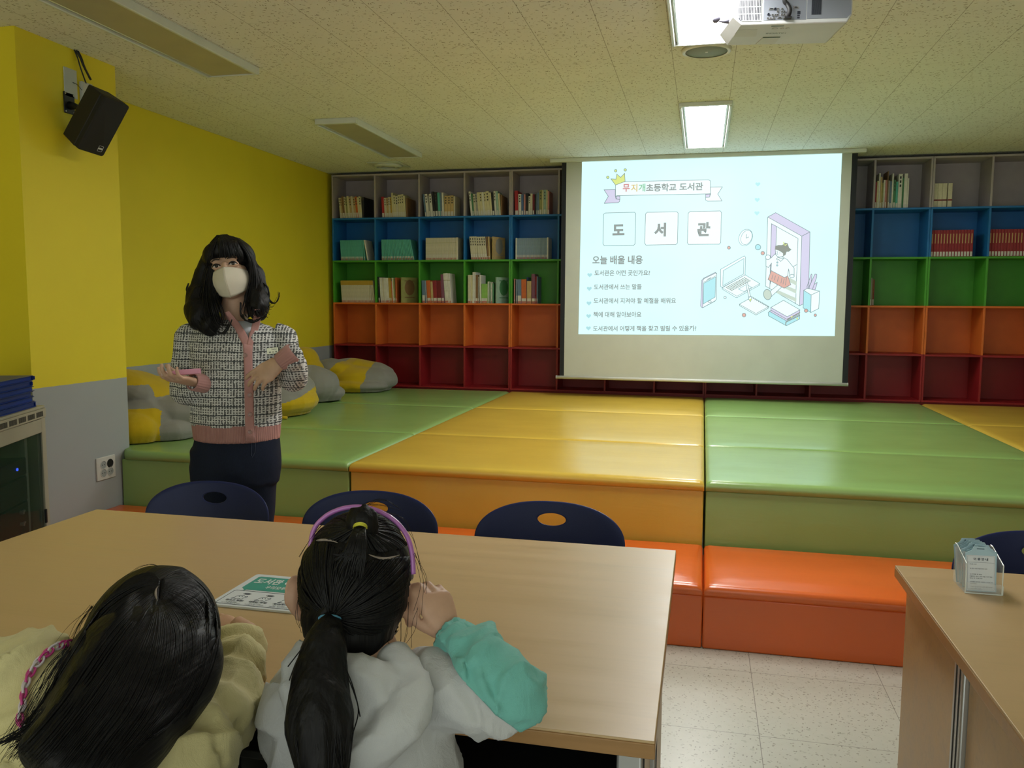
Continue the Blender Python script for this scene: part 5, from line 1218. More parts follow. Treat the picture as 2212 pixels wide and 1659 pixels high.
M_tweed = mat('black_white_tweed', rough=.95, spec=.1, sheen=.1, fn=f_tweed)
def f_rib(t, b, co):
    x, y, z = t.sep(co); u = t.math('ADD', t.math('MULTIPLY', x, RH_.x), t.math('MULTIPLY', y, RH_.y))
    w = t.math('SINE', t.math('MULTIPLY', u, 2*PI/.0058)); base = t.ramp(t.noise(co, 30, 3), [(.3, (.40, .205, .185)), (.7, (.46, .245, .22))])
    t.l.new(t.mix(t.math('MULTIPLY', t.math('LESS_THAN', w, -.35), .35), base, (.22, .10, .09)), b.inputs['Base Color']); t.l.new(t.bump(w, .5, .002), b.inputs['Normal'])
M_rib = mat('pink_rib_knit', rough=.9, spec=.15, fn=f_rib)
M_pinkb = cloth('pink_placket_knit', (.44, .23, .21), .9, .3, 600)
b = MB()
b.loft([wring(690, 468, 548, .066), wring(700, 446, 568, .090), wring(712, 418, 598, .100), wring(735, 406, 612, .112), wring(770, 412, 608, .124), wring(820, 416, 604, .128), wring(870, 416, 606, .126), wring(905, 414, 608, .126), wring(915, 417, 606, .122), wring(940, 420, 604, .118), wring(949, 421, 603, .116)])
cz_ = lambda a, c_, e_: [a.lerp(c_, e_)]
for S_, E_, W_, s in ((SR, ER, WR - YR*.045, -1), (SL, EL, WL - YL*.045, 1)):
    b.tube(catmull([S_+RH_*(-s*.03)+UZ*.012, S_, S_.lerp(E_, .5), E_ + UZ*.004, E_ + FWD*.012 - UZ*.008], 4), [.044]*4+[.048]*4+[.050]*4+[.049]*4+[.048], 20)
    f_ = W_ - E_
    b.tube(catmull([E_ - UZ*.006, E_+f_*.35 - UZ*.010, E_+f_*.72 - UZ*.004, W_ + f_*.02], 4), [.053]*4+[.054]*4+[.047]*4+[.040], 20)
hem_z = wp(507, 913).z
def dcard(p, n):
    k = fold(.006, 7, (1.2, 1.2, .8), 11)(p, n); return k if p.z > hem_z else p.lerp(k, .4)
card = fuse('cardigan', b, [M_tweed, M_rib], woman, .0065, 3, pick=lambda c, n: 1 if c.z < hem_z + .006*math.sin(c.x*40) else 0, displace=dcard)
sc_ = Skin3(card)
# open the V of the neck
def pix(p):
    d = p-CAM; w_ = d.dot(FWD); return (W/2+FPX*d.dot(RGT)/w_, H/2-FPX*d.dot(UPV)/w_)
bm = bmesh.new(); bm.from_mesh(card.data); kill = []
for f in bm.faces:
    c = f.calc_center_median()
    if f.normal.dot(FWD) < .25 or c.z > wp(507, 700).z:
        x, y = pix(c)
        if y < 742 and 533-(742-y)*.80 < x < 533+(742-y)*.62 and (c-wp(507, 720)).dot(FWD) < .03: kill.append(f)
bmesh.ops.delete(bm, geom=kill, context='FACES'); bm.to_mesh(card.data); bm.free()
fbw = DW-.115
ribbon(sc_, [(483, 676, 494, 672), (489, 688, 505, 683), (498, 703, 515, 697), (508, 718, 526, 711), (519, 733, 536, 726), (526, 744, 541, 740), (528, 756, 543, 754)], .004, .004, 'neck_band', M_pinkb, card, fbw)
ribbon(sc_, [(549, 668, 561, 668), (549, 684, 566, 684), (545, 700, 562, 701), (541, 716, 556, 718), (536, 731, 549, 737), (533, 742, 542, 752), (532, 752, 541, 760)], .004, .004, 'neck_band', M_pinkb, card, fbw)
ribbon(sc_, [(524, 742, 545, 748)] + [(lerp(526, 530, k/12), lerp(752, 952, k/12), lerp(543, 549, k/12), lerp(754, 954, k/12)) for k in range(13)], .007, .006, 'placket', M_pinkb, card, fbw)
M_btn = mat('pink_button', (.34, .19, .17), .25, spec=.6)
for x, y in ((530, 768), (536, 811), (539, 853), (540, 895), (540, 932)):
    p = sc_.hit(x, y, .0085, fbw); q = MB(); M = frame(p, RGT, UPV, -FWD); q.lathe([(.0003, .0012), (.0055, .0012), (.0072, .0030), (.0084, .0022), (.0088, .0), (.0003, 0)], 20, M)
    q.build('button', M_btn, card, smooth=True)
# ribbed cuffs
for E_, W_, f_ in ((ER, WR, YR), (EL, WL, YL)):
    q = MB(); q.s = True; rings = []
    up_ = (UZ - f_*UZ.dot(f_)).normalized(); sd = f_.cross(up_)
    for k, (d, r_) in enumerate(((-.062, .034), (-.052, .0375), (-.024, .0345), (.002, .0315), (.006, .0290), (.002, .0266), (-.03, .0266))):
        rings.append([W_ + f_*d + (sd*math.cos(a)+up_*math.sin(a))*(r_+.0009*math.sin(a*22)) for a in [2*PI*j/88 for j in range(88)]])
    q.loft(rings, cap=False); q.build('cuff', M_pinkb, card)
# name badge
p = sc_.hit(581.5, 758.5, .006, fbw); t2 = math.radians(6); bx = RGT*math.cos(t2)+UPV*math.sin(t2); bz = -RGT*math.sin(t2)+UPV*math.cos(t2); M = frame(p, bx, bz, -FWD)
q = MB(); q.prism([M @ Vector((x, y, -.001)) for x, y in rrect(-.033, .033, -.0125, .0125, .0015, 2)], -FWD*.003); bd = q.build('name_badge', mat('badge_edge', (.05, .05, .045), .4), woman)
q = MB(); q.prism([M @ Vector((x, y, .0021)) for x, y in rrect(-.0315, .0315, -.0112, .0112, .001, 2)], -FWD*.0006); q.build('badge_face', mat('pale_gold_plate', (.62, .62, .46), .3, .25), bd)
q = MB(); LB = lambda x, y: M @ Vector((x, y, .003))
letters(q, 'Teacher', LB(.006, .0035), LB(.027, .0035), bz*.0042, -FWD, .02, lift=.0004); letters(q, '사서교사', LB(-.026, -.0075), LB(-.010, -.0075), bz*.004, -FWD, .01, lift=.0004); letters(q, '한 수 영', LB(-.004, -.0078), LB(.027, -.0078), bz*.0055, -FWD, .03, lift=.0004)
q.build('badge_lettering', mat('badge_ink', (.03, .03, .03), .5), bd)
# pink clicker in her hand, a thing of its own
a0, a1 = at(361, 806.5, DW-.245), at(432.5, 801.5, DW-.175); dd = (a1-a0).normalized(); up2 = (UPV - dd*UPV.dot(dd)).normalized()
clk = thing('clicker', 'pink stick-shaped clicker lying in the woman\'s open hand', 'clicker', tuple(a0))
q = MB(); F3 = frame(a0, dd, up2, -FWD); L_ = (a1-a0).length
q.loft([[F3 @ Vector((x, y*k, z*k)) for y, z in rrect(-.0098, .0098, -.009, .009, .003, 3)] for x, k in ((.012, .55), (.03, .82), (.05, 1), (L_, 1))]); q.build('case', mat('pink_plastic', (.60, .27, .36), .35), clk, bevel=.001)
q = MB(); q.loft([[F3 @ Vector((x, y, z)) for y, z in rrect(-.0085, .0085, -.006, .006, .002, 3)] for x in (-.018, .014)]); q.build('cap', mat('pale_pink_plastic', (.58, .42, .36), .35), clk, bevel=.0008)
q = MB(); q.lathe([(.0003, .0062), (.004, .0062), (.0045, .0075), (.0003, .0078)], 16, F3 @ Matrix.Translation((-.008, 0, 0)) @ Matrix.Diagonal((1.6, .8, 1, 1))); q.build('metal_emblem', M_kn, clk)
# hair
rs = random.Random(8)
b = MB()
b.ell(hw(0, -.030, .044), .092, .098, .080, R3); b.ell(hw(-.01, -.045, -.01), .094, .085, .10, R3); b.ell(hw(0, -.055, -.09), .098, .072, .10, R3)
def hp(px, py, fw): return wp(px, py, fw)
b.tube(catmull([hp(458, 548, .05), hp(441, 590, .035), hp(432, 630, .05), hp(430, 665, .075), hp(445, 695, .105), hp(468, 705, .115)], 5), [.030]*5+[.036]*5+[.046]*5+[.054]*5+[.042]*5+[.012], 16)
b.tube(catmull([hp(450, 610, .0), hp(436, 660, .03), hp(428, 690, .09)], 5), [.05]*5+[.052]*3+[.036]*2+[.010], 16)
b.tube(catmull([hp(522, 536, .045), hp(550, 585, .03), hp(558, 625, .04), hp(560, 655, .075), hp(555, 682, .10)], 5), [.016]*2+[.022]*3+[.031]*5+[.038]*5+[.036]*3+[.024]*2+[.006], 16)
b.tube(catmull([hp(545, 600, -.02), hp(555, 650, .0), hp(560, 685, .06)], 5), [.045]*5+[.042]*3+[.030]*2+[.008], 16)
b.ell(hw(.0, .058, .062), .072, .034, .036, R3); b.ell(hw(-.048, .036, .046), .034, .045, .045, R3); b.ell(hw(.052, .036, .040), .028, .045, .045, R3)
hair = fuse('hair', b, M_hair, woman, .006, 4, displace=fold(.006, 16, (1.6, 1.6, .5), 4))
sh = MB(); sh.s = True
G = []
crown = hw(-.020, -.02, .134)
for pts in ([(470, 525, .06), (446, 570, .06), (434, 620, .08), (423, 660, .11), (420, 690, .14), (440, 712, .15)], [(478, 522, .08), (452, 572, .085), (442, 620, .10), (440, 660, .13), (450, 695, .155), (475, 715, .15)], [(482, 526, .10), (462, 570, .10), (455, 625, .10), (462, 665, .13), (475, 700, .15), (490, 718, .15)], [(482, 530, .10), (464, 575, .10), (468, 630, .095), (482, 672, .12), (490, 702, .15), (497, 690, .155)]):
    G.append([crown] + [hp(*q) for q in pts])
strands(sh, G, 16, .0022, .004, rs)
G2 = []
for pts in ([(512, 522, .09), (536, 555, .09), (540, 600, .07), (527, 650, .09), (521, 675, .12), (535, 690, .135)], [(515, 520, .08), (545, 560, .07), (553, 610, .075), (548, 655, .10), (545, 682, .13), (565, 690, .14)], [(515, 518, .06), (549, 565, .05), (566, 615, .06), (570, 650, .085), (572, 675, .11), (583, 686, .11)], [(512, 516, .03), (549, 565, .02), (570, 610, .03), (578, 645, .05), (590, 655, .06), (601, 636, .06)]):
    G2.append([crown] + [hp(*q) for q in pts])
strands(sh, G2, 14, .0022, .004, rs)
for pts in ([(566, 612, .05), (578, 622, .06), (580, 640, .06), (572, 648, .06)], [(572, 640, .06), (590, 655, .06), (600, 648, .06), (603, 632, .06)], [(525, 680, .13), (530, 692, .14), (552, 694, .14), (565, 686, .14)], [(520, 655, .11), (522, 684, .13), (545, 697, .14), (556, 690, .14)], [(470, 716, .15), (484, 722, .15), (495, 706, .15), (500, 690, .15)], [(450, 708, .15), (468, 722, .15), (484, 716, .15), (494, 700, .15)], [(408, 612, .03), (404, 625, .03), (409, 640, .03)]):
    for k in range(5): sh.tube(catmull([hp(x+rs.gauss(0, 1), y+rs.gauss(0, 1), z) for x, y, z in pts], 6), [.0022*(1-.6*i/(6*(len(pts)-1))) for i in range(6*(len(pts)-1)+1)], 5)
sh.build('loose_locks', M_hair, hair)
# fringe combed across the forehead
fr = MB(); fr.s = True; roots = hw(.000, .060, .112)
FG = [[hw(-.02, .03, .125), hw(-.050, .062, .085), hw(-.068, .060, .035), hw(-.074, .045, -.010)], [hw(-.015, .04, .122), hw(-.038, .080, .080), hw(-.054, .080, .045), hw(-.062, .072, .014)], [hw(-.008, .045, .120), hw(-.020, .092, .078), hw(-.030, .098, .050), hw(-.038, .094, .026)]]
strands(fr, FG, 16, .0022, .0015, rs)
FG = [[hw(-.005, .045, .120), hw(-.004, .094, .080), hw(-.008, .101, .045), hw(-.012, .101, .018)], [hw(0, .045, .120), hw(.010, .094, .080), hw(.012, .101, .045), hw(.010, .101, .016)], [hw(.006, .045, .120), hw(.030, .088, .078), hw(.038, .096, .040), hw(.038, .094, .014)], [hw(.012, .040, .120), hw(.050, .074, .074), hw(.062, .076, .034), hw(.064, .066, .008)], [hw(.016, .030, .122), hw(.062, .052, .072), hw(.076, .048, .030), hw(.079, .036, -.010)]]
strands(fr, FG, 18, .0024, .0015, rs)
fr.build('fringe', M_hair, hair)
# ================================================================== child in the white raincoat, seen from behind
rs = random.Random(21)
DG = 1.20
gp = lambda px, py, fw=0: at(px, py, DG-fw)          # fw = towards the camera
c2 = gp(790, 1600); girl2 = thing('person', 'child with a lilac headband and ponytail in a white raincoat with mint sleeve', 'person', (c2.x, c2.y+.05, 0))
# head axes: x to the right, y towards the back of the head (towards the camera), z up along the head
tl = math.radians(-3); nod = math.radians(14)
GX = (RH_*math.cos(tl) + UZ*math.sin(tl)).normalized(); GB = (-FH*math.cos(nod) + UZ*math.sin(nod)).normalized(); GB = (GB - GX*GB.dot(GX)).normalized(); GZ = GX.cross(GB)*-1
if GZ.z < 0: GZ = -GZ
HG = frame(gp(772, 1268, -.02), GX, GB, GZ); hg = lambda x, y, z: HG @ Vector((x, y, z)); R3g = HG.to_3x3()
b = MB()
b.ell(hg(0, 0, .0), .075, .088, .095, R3g); b.ell(hg(0, -.030, -.045), .062, .065, .070, R3g); b.ell(hg(0, -.07, -.085), .03, .03, .022, R3g)
for s in (-1, 1):
    b.ell(hg(s*.084, .004, -.018), .010, .021, .029, R3g @ Matrix.Rotation(s*-.45, 3, 'Z')); b.ell(hg(s*.081, .0, -.042), .008, .012, .012, R3g)
    b.ell(hg(s*.091, .010, -.012), .005, .018, .026, R3g @ Matrix.Rotation(s*-.6, 3, 'Z'))
nk = gp(800, 1440, .0)
b.tube([hg(0, -.01, -.05), gp(795, 1400, .01), gp(800, 1470, .02)], [.046, .042, .052], 20)
SLc, SRc = gp(650, 1500, .03), gp(925, 1515, .03); HIP = Vector((gp(790, 1600).x, -6.36, .46))
b.tube([gp(795, 1500, .02), (gp(790, 1600)+HIP)/2, HIP], [.075, .080, .09], 20)
ELB = at(1088, 1478, 1.135); WRI = at(972, 1372, 1.205)
b.tube([SRc, SRc.lerp(ELB, .5), ELB], [.040, .034, .030], 14); b.tube([ELB, ELB.lerp(WRI, .5), WRI], [.030, .027, .0185], 14)
ELb2 = at(622, 1590, 1.16); HL2 = on_z(705, 1420, .757)
b.tube([SLc, SLc.lerp(ELb2, .5), ELb2, (ELb2+HL2)/2, HL2], [.040, .034, .030, .026, .019], 14)
hf = hand_frame(WRI, at(936, 1288, 1.21)-WRI, (-FWD*.75 + RGT*.65)); hand(b, hf, [(.55, .9, .5), (.65, .9, .5), (.7, .9, .5), (.75, .9, .5)], .72, .5, (.55, .75, -.4), .8, mirror=-1)
hf = hand_frame(HL2, Vector((.4, .9, 0)), UZ); hand(b, hf, [(.2, .3, .2)]*4, .70, .3, mirror=1)
for s in (-1, 1):
    kn = HIP + Vector((s*.09, .30, .0)); an = Vector((kn.x, kn.y+.02, .06)); b.tube([HIP+Vector((s*.055, 0, -.01)), kn, an, an+Vector((0, .10, -.03))], [.065, .048, .032, .026], 14)
body2 = fuse('body', b, M_skc, girl2, .0032, 3)
b = MB()
b.tube([HIP+UZ*.10, HIP], [.12, .13], 18)
for s in (-1, 1):
    kn = HIP + Vector((s*.09, .30, .0)); an = Vector((kn.x, kn.y+.02, .10)); b.tube([HIP+Vector((s*.055, 0, 0)), kn, an], [.075, .058, .045], 14)
fuse('leggings', b, mat('black_cotton', (.010, .010, .012), .9), girl2, .008, 3)
for s in (-1, 1):
    kn = HIP + Vector((s*.09, .30, .0)); q = MB(); q.tube([Vector((kn.x, kn.y+.0, .035)), Vector((kn.x, kn.y+.07, .036)), Vector((kn.x, kn.y+.14, .026))], [.033, .035, .022], 14); fuse('shoe', q, mat('pink_shoe', (.40, .18, .20), .6), girl2, .005, 2, displace=lambda p, n: Vector((p.x, p.y, max(p.z, .001))))
# raincoat
def cotton(name, col):
    def fn(t, b, co):
        n = t.noise(co, 6, 3); t.l.new(t.ramp(n, [(.3, tuple(c*.95 for c in col)), (.7, col)]), b.inputs['Base Color'])
        h = t.math('ADD', t.math('MULTIPLY', t.noise(t.mapping(co, (1, 1, .5)), 34, 4, .6, 1.2), 1.0), t.math('MULTIPLY', t.noise(co, 900, 1), .12)); t.l.new(t.bump(h, .5, .006), b.inputs['Normal'])
    return mat(name, rough=.75, spec=.25, sheen=.15, fn=fn)
M_coat = cotton('white_raincoat', (.56, .57, .57)); M_mint = cotton('mint_raincoat', (.18, .50, .44))
def gring(py, xl, xr, d, D): c = at((xl+xr)/2, py, D); return ell_ring(c, RH_, FH, (xr-xl)/2*D/FPX, d)
b = MB()
b.loft([gring(1448, 715, 862, .048, 1.20), gring(1458, 660, 900, .066, 1.19), gring(1482, 612, 945, .085, 1.185), gring(1540, 588, 975, .100, 1.18), gring(1620, 590, 985, .110, 1.18), gring(1720, 590, 995, .12, 1.17), gring(1820, 575, 1010, .13, 1.17)])
b.tube(catmull([at(900, 1500, 1.19), at(985, 1500, 1.165), at(1060, 1510, 1.145), ELB], 5), [.055]*5+[.053]*5+[.047]*5+[.040], 22)
b.ell(ELB + RGT*.002 - UZ*.004, .038, .038, .040)
b.tube(catmull([at(650, 1490, 1.19), ELb2, (ELb2+HL2)/2+UZ*.012, ELb2.lerp(HL2, .9)], 5), [.052]*5+[.047]*5+[.040]*5+[.028], 20)
def crease(p, amp, sc, seed):
    """sharp cloth folds: ridged noise in two sizes"""
    q = Vector((p.dot(RGT*.8+UPV*.6)*.55, p.dot(UPV*.8-RGT*.6)*1.25, p.dot(FWD)*.8))
    a = 1-abs(noise.noise(q*sc + Vector((seed, 0, 0))))*2.2; c = 1-abs(noise.noise(q*sc*2.1 + Vector((0, seed, 0))))*2.2
    return amp*(max(a, -.3)**3 if a > 0 else -.1) + amp*.45*(max(c, 0)**3)
def dcoat(p, n):
    d = (p-ELB).length; el = max(0, 1-d/.14)
    w = math.sin((p-ELB).dot((RGT*.9+UZ*.55).normalized())*85 + noise.noise(p*16)*3.5)
    return p + n*(crease(p, .012, 8, 6.2) - .004 + el*.0055*(1-abs(w))*1.5)
coat = fuse('raincoat', b, M_coat, girl2, .0052, 1, displace=dcoat)
b = MB()
b.tube(catmull([at(985, 1492, 1.165), at(1050, 1492, 1.146), ELB], 5), [.052]*5+[.048]*5+[.0425], 24)
b.tube(catmull([ELB, ELB.lerp(WRI, .35), ELB.lerp(WRI, .75), ELB.lerp(WRI, .93)], 5), [.0425]*5+[.0385]*5+[.031]*5+[.022], 24)
b.ell(ELB + RGT*.006 - UZ*.006, .0425, .0425, .0465)
sl = fuse('sleeve', b, M_mint, coat, .0042, 1, displace=lambda p, n: dcoat(p, n) + n*.0045)
bm = bmesh.new(); bm.from_mesh(sl.data); pc = at(1060, 1500, 1.14); pn = (RGT*.68 + UPV*.73).normalized()
bmesh.ops.bisect_plane(bm, geom=bm.verts[:]+bm.edges[:]+bm.faces[:], plane_co=pc, plane_no=pn, clear_inner=True); bm.to_mesh(sl.data); bm.free()
q_ = sl.modifiers.new('thick', 'SOLIDIFY'); q_.thickness = .0025; q_.offset = -1
sl['label'] = 'mint green sleeve'
# hood folded down on the back
b = MB()
hb = [at(668, 1400, 1.155), at(640, 1450, 1.13), at(655, 1530, 1.10), at(690, 1600, 1.075), at(745, 1640, 1.065), at(815, 1610, 1.07), at(868, 1550, 1.085), at(890, 1490, 1.115), at(862, 1432, 1.15), at(832, 1418, 1.175)]
b.tube(catmull(hb, 4), [.020]*6+[.026]*8+[.030]*14+[.026]*6+[.018]*3, 16)
b.ell(at(770, 1530, 1.105), .072, .030, .070, R3g); b.ell(at(745, 1590, 1.085), .060, .024, .045, R3g)
b.tube(catmull([at(862, 1428, 1.17), at(898, 1470, 1.12), at(900, 1520, 1.09), at(850, 1600, 1.07), at(770, 1670, 1.06), at(690, 1700, 1.06)], 5), [.014]*5+[.021]*15+[.018]*6, 14)
def dhood(p, n): return p + n*(crease(p, .006, 12, 3.3) - .002)
hood = fuse('hood', b, M_coat, coat, .005, 2, displace=dhood)
q = MB(); rr_ = []; cf = (WRI-ELB).normalized(); u_ = (UZ - cf*UZ.dot(cf)).normalized(); v_ = cf.cross(u_)
for d, r_ in ((-.030, .029), (-.020, .033), (-.008, .031), (.0, .0275), (.006, .029), (.010, .026), (.002, .022)):
    rr_.append([ELB.lerp(WRI, .95) + cf*d + (u_*math.cos(a)+v_*math.sin(a))*(r_+.0016*math.sin(a*9)+.0008*math.sin(a*23)) for a in [2*PI*j/72 for j in range(72)]])
q.s = True; q.loft(rr_, cap=False); q.build('gathered_cuff', M_mint, coat)
# hair: cap, two ties, headband
b = MB(); b.ell(hg(0, .006, .006), .083, .096, .104, R3g); b.ell(hg(0, .030, -.045), .064, .056, .066, R3g); b.ell(hg(-.012, .038, -.078), .034, .034, .036, R3g)
tie2 = gp(712, 1340, .088); tie1 = gp(778, 1134, .055)
b.tube([hg(-.02, .05, -.04), tie2 + FWD*.022, tie2 + FWD*.008], [.05, .030, .016], 16)
b.tube([tie1 + UZ*.0 + FWD*.02, tie1], [.028, .013], 14)
def cutface(p, n):
    v = HG.inverted() @ p
    if v.y < -.040 + .25*max(0, -.02-v.z): p = hg(v.x*.90, v.y, v.z*.93)
    return fold(.0035, 20, (1.4, 1.4, .6), 2)(p, n)
hair2 = fuse('hair', b, M_hair, girl2, .005, 3, displace=cutface)
bm = bmesh.new(); bm.from_mesh(hair2.data); inv = HG.inverted()
kill = [f for f in bm.faces if (lambda v: v.y < -.045 and v.z < .03 or (abs(v.x) > .062 and -.06 < v.z < .016 and v.y < .030))(inv @ f.calc_center_median())]
bmesh.ops.delete(bm, geom=kill, context='FACES'); bm.to_mesh(hair2.data); bm.free()
def on_head(th, ph, k=1.0):
    """direction on the hair cap: th round the head from its back (radians), ph above its equator"""
    return hg(.083*k*math.sin(th)*math.cos(ph), .006+.096*k*math.cos(th)*math.cos(ph), .006+.104*k*math.sin(ph))
def comb(th0, ph0, target, steps=7, k0=1.012):
    v0 = inv @ on_head(th0, ph0, 1); v1 = inv @ target; out = []
    for i in range(steps+1):
        t = i/steps; v = v0.lerp(v1, t); s = math.sqrt((v.x/.083)**2+((v.y-.006)/.096)**2+((v.z-.006)/.104)**2)
        if s < 1.02: v = Vector((v.x/s*1.015, (v.y-.006)/s*1.015+.006, (v.z-.006)/s*1.015+.006)) if t < .85 else v.lerp(Vector((v.x/s*1.015, (v.y-.006)/s*1.015+.006, (v.z-.006)/s*1.015+.006)), (1-t)/.15)
        out.append(HG @ v)
    return out
sh = MB(); sh.s = True
gl = [comb(th, ph, tie2 + FWD*.004) for th, ph in ((-1.7, .30), (-1.25, .05), (-1.15, -.25), (-.95, -.60), (-.6, -.85), (0, -.95), (.45, -.90), (.8, -.62), (1.05, -.35), (1.10, -.10), (1.2, .12), (1.55, .38))]
strands(sh, gl, 13, .0014, .0012, rs, taper=False)
gl = [comb(th, ph, tie2 + FWD*.004) for th, ph in ((-1.5, .45), (-1.0, .62), (-.5, .60), (0, .45), (.4, .38), (.9, .42), (1.4, .42))]
strands(sh, gl, 14, .0014, .0012, rs, taper=False)
gl = [comb(th, ph, tie1 + FWD*.003) for th, ph in ((-1.6, .55), (-1.9, .85), (-2.5, 1.0), (3.14, 1.05), (2.5, 1.0), (1.9, .85), (1.55, .6), (1.1, .55), (.6, .50), (.1, .58), (-.5, .66), (-1.1, .64))]
strands(sh, gl, 12, .0014, .0010, rs, taper=False, closed=True)
sh.build('combed_strands', M_hair, hair2)
# short tuft from the crown tie, lying down the back of the head
sh = MB(); sh.s = True
for k in range(46):
    a = rs.uniform(-1, 1); bpt = gp(752+a*34, 1235+rs.uniform(-40, 25), .100)
    sh.tube(catmull([tie1 + RGT*a*.006 + FWD*.002, gp(778+a*16-4, 1160, .085), gp(766+a*26, 1195, .098), bpt], 5), [.0017]*12+[.0012]*3+[.0006], 5)
sh.build('crown_tuft', M_hair, hair2)
# ponytail
pt = MB(); core = catmull([tie2 + FWD*.006, gp(706, 1375, .112), gp(694, 1440, .135), gp(690, 1520, .158), gp(694, 1600, .172), gp(700, 1680, .185), gp(705, 1760, .19)], 6)
n_ = len(core); rad_ = [lerp(.011, .030, min(1, i/9)) if i < 10 else lerp(.030, .041, min(1, (i-10)/10)) if i < 22 else lerp(.041, .020, (i-22)/(n_-23)) for i in range(n_)]
pt.tube(core, rad_, 22, flat=1.0, ref=tuple(RGT))
pony = fuse('ponytail', pt, M_hair, hair2, .004, 2, displace=fold(.004, 30, (1.5, 1.5, .25), 8))
sh = MB(); sh.s = True
for k in range(150):
    a = rs.uniform(0, 2*PI); rr2 = math.sqrt(rs.uniform(.3, 1)); pts = []; cut = rs.uniform(.7, 1)
    for i in range(0, int(n_*cut), 2):
        w_ = rad_[i]*1.05*rr2; ph = a + .15*math.sin(i*.2+k); pts.append(core[i] + RGT*(w_*math.cos(ph)) - FH*(w_*abs(math.sin(ph))*.95) )
    if len(pts) > 3: sh.tube(pts, [.0013*(1-.5*i/len(pts)) for i in range(len(pts))], 5)
for pts in ([(742, 1440), (766, 1500), (774, 1540), (760, 1590)], [(740, 1430), (758, 1470), (770, 1510), (778, 1548)], [(660, 1390), (640, 1430), (625, 1470)], [(668, 1380), (645, 1410), (622, 1440)]):
    sh.tube(catmull([gp(x, y, .14) for x, y in pts], 6), .0008, 5)
sh.build('ponytail_strands', M_hair, pony)
# wisps over the ears and neck
sh = MB(); sh.s = True
for x0, y0, x1, y1, x2, y2, z in ((895, 1200, 912, 1260, 905, 1330, .02), (890, 1190, 918, 1250, 912, 1300, .0), (885, 1300, 880, 1350, 872, 1390, .02), (868, 1310, 868, 1360, 862, 1400, .03), (900, 1310, 895, 1350, 880, 1400, .02), (650, 1260, 640, 1320, 650, 1370, .02), (655, 1300, 658, 1340, 672, 1380, .03), (842, 1390, 845, 1420, 838, 1440, .04), (700, 1130, 668, 1160, 648, 1210, .03), (880, 1130, 900, 1170, 910, 1230, .01), (830, 1100, 868, 1120, 890, 1150, -.01), (790, 1092, 830, 1080, 870, 1090, -.02), (780, 1094, 810, 1083, 840, 1085, -.02), (770, 1096, 820, 1088, 850, 1095, -.02)):
    for k in range(2): sh.tube(catmull([gp(x0+rs.gauss(0, 3), y0+rs.gauss(0, 3), z), gp(x1+rs.gauss(0, 4), y1+rs.gauss(0, 4), z), gp(x2+rs.gauss(0, 6), y2+rs.gauss(0, 6), z)], 6), .0003, 4)
sh.build('wisps', M_hair, hair2)
# parting lines of bare scalp
ss = Skin3(hair2); M_scalp = mat('scalp', (.28, .23, .19), .7, var=.25, vscale=90)
for pts in ([(676, 1172), (688, 1168), (702, 1167), (718, 1169), (730, 1173)], [(796, 1198), (812, 1204), (830, 1207), (848, 1204), (862, 1199)]):
    q = MB(); q.s = True; P3 = catmull([ss.hit(x, y, .0009, DG-.08) for x, y in pts], 5); n2 = len(P3)
    q.tube(P3, [.0003+.0016*math.sin(PI*i/(n2-1)) for i in range(n2)], 8); q.build('parting', M_scalp, hair2)
def ring_band(name, c, ax, r, th, m, par, squash=1.0):
    q = MB(); ax = ax.normalized(); x = ax.orthogonal().normalized(); y = ax.cross(x)
    for off in (-th*.9, th*.9): q.tube([c + ax*off + (x*math.cos(a)+y*math.sin(a))*r for a in [2*PI*j/28 for j in range(29)]], th, 8)
    q.s = True; return q.build(name, m, par, smooth=True)
q = MB(); q.s = True
for dy in (0, 3.6): q.tube(catmull([gp(764, 1138+dy, .052), gp(768, 1132+dy, .064), gp(778, 1129.5+dy, .0695), gp(788, 1132.5+dy, .064), gp(793, 1139+dy, .052)], 5), .0014, 8)
q.build('yellow_hair_tie', mat('yellow_elastic', (.60, .58, .05), .6), hair2)
ring_band('blue_hair_tie', tie2, (-FWD*.55 - UPV*.85), .0135, .0022, mat('blue_elastic', (.10, .33, .55), .6), hair2)
M_lil = mat('lilac_plastic', (.46, .17, .50), .25, spec=.5, coat=.3)
hbp = [gp(668, 1215, .0), gp(676, 1150, -.01), gp(700, 1118, -.012), gp(735, 1100, -.012), gp(775, 1095, -.012), gp(815, 1103, -.012), gp(852, 1124, -.010), gp(878, 1156, -.004), gp(890, 1195, .002), gp(893, 1240, .006)]
q = MB(); q.s = True; P3 = catmull(hbp, 6); q.tube(P3, [.0036]*len(P3), 12, flat=1.5, ref=tuple(FH)); q.build('headband', M_lil, girl2)

# ================================================================== child in the yellow jacket, bowed over the table
rs = random.Random(33)
D1 = 1.15
ap = lambda px, py, d: at(px, py, d)
girl1 = thing('person', 'child with long loose black hair in a pale yellow jacket, leaning over the table', 'person', (2.46, -6.24, 0))
A1 = ap(325, 1395, 1.16)
tl = math.radians(14); AX = (RGT*math.cos(tl) - UPV*math.sin(tl)*-1).normalized()
AX = (RGT*.93 + UPV*-.20).normalized(); AB = (-FWD*.45 + UPV*.85); AB = (AB - AX*AB.dot(AX)).normalized(); AZ = AB.cross(AX)
if AZ.dot(FWD) < 0: AZ = -AZ                    # top of the bowed head points away from the camera
HA = frame(A1, AX, AB, AZ); ha = lambda x, y, z: HA @ Vector((x, y, z)); R3a = HA.to_3x3()
b = MB(); b.ell(A1, .078, .090, .095, R3a); b.ell(ha(0, -.035, -.045), .062, .062, .07, R3a); b.ell(ha(0, -.065, -.09), .03, .028, .02, R3a)
for s in (-1, 1): b.ell(ha(s*.074, -.012, -.02), .010, .018, .028, R3a)
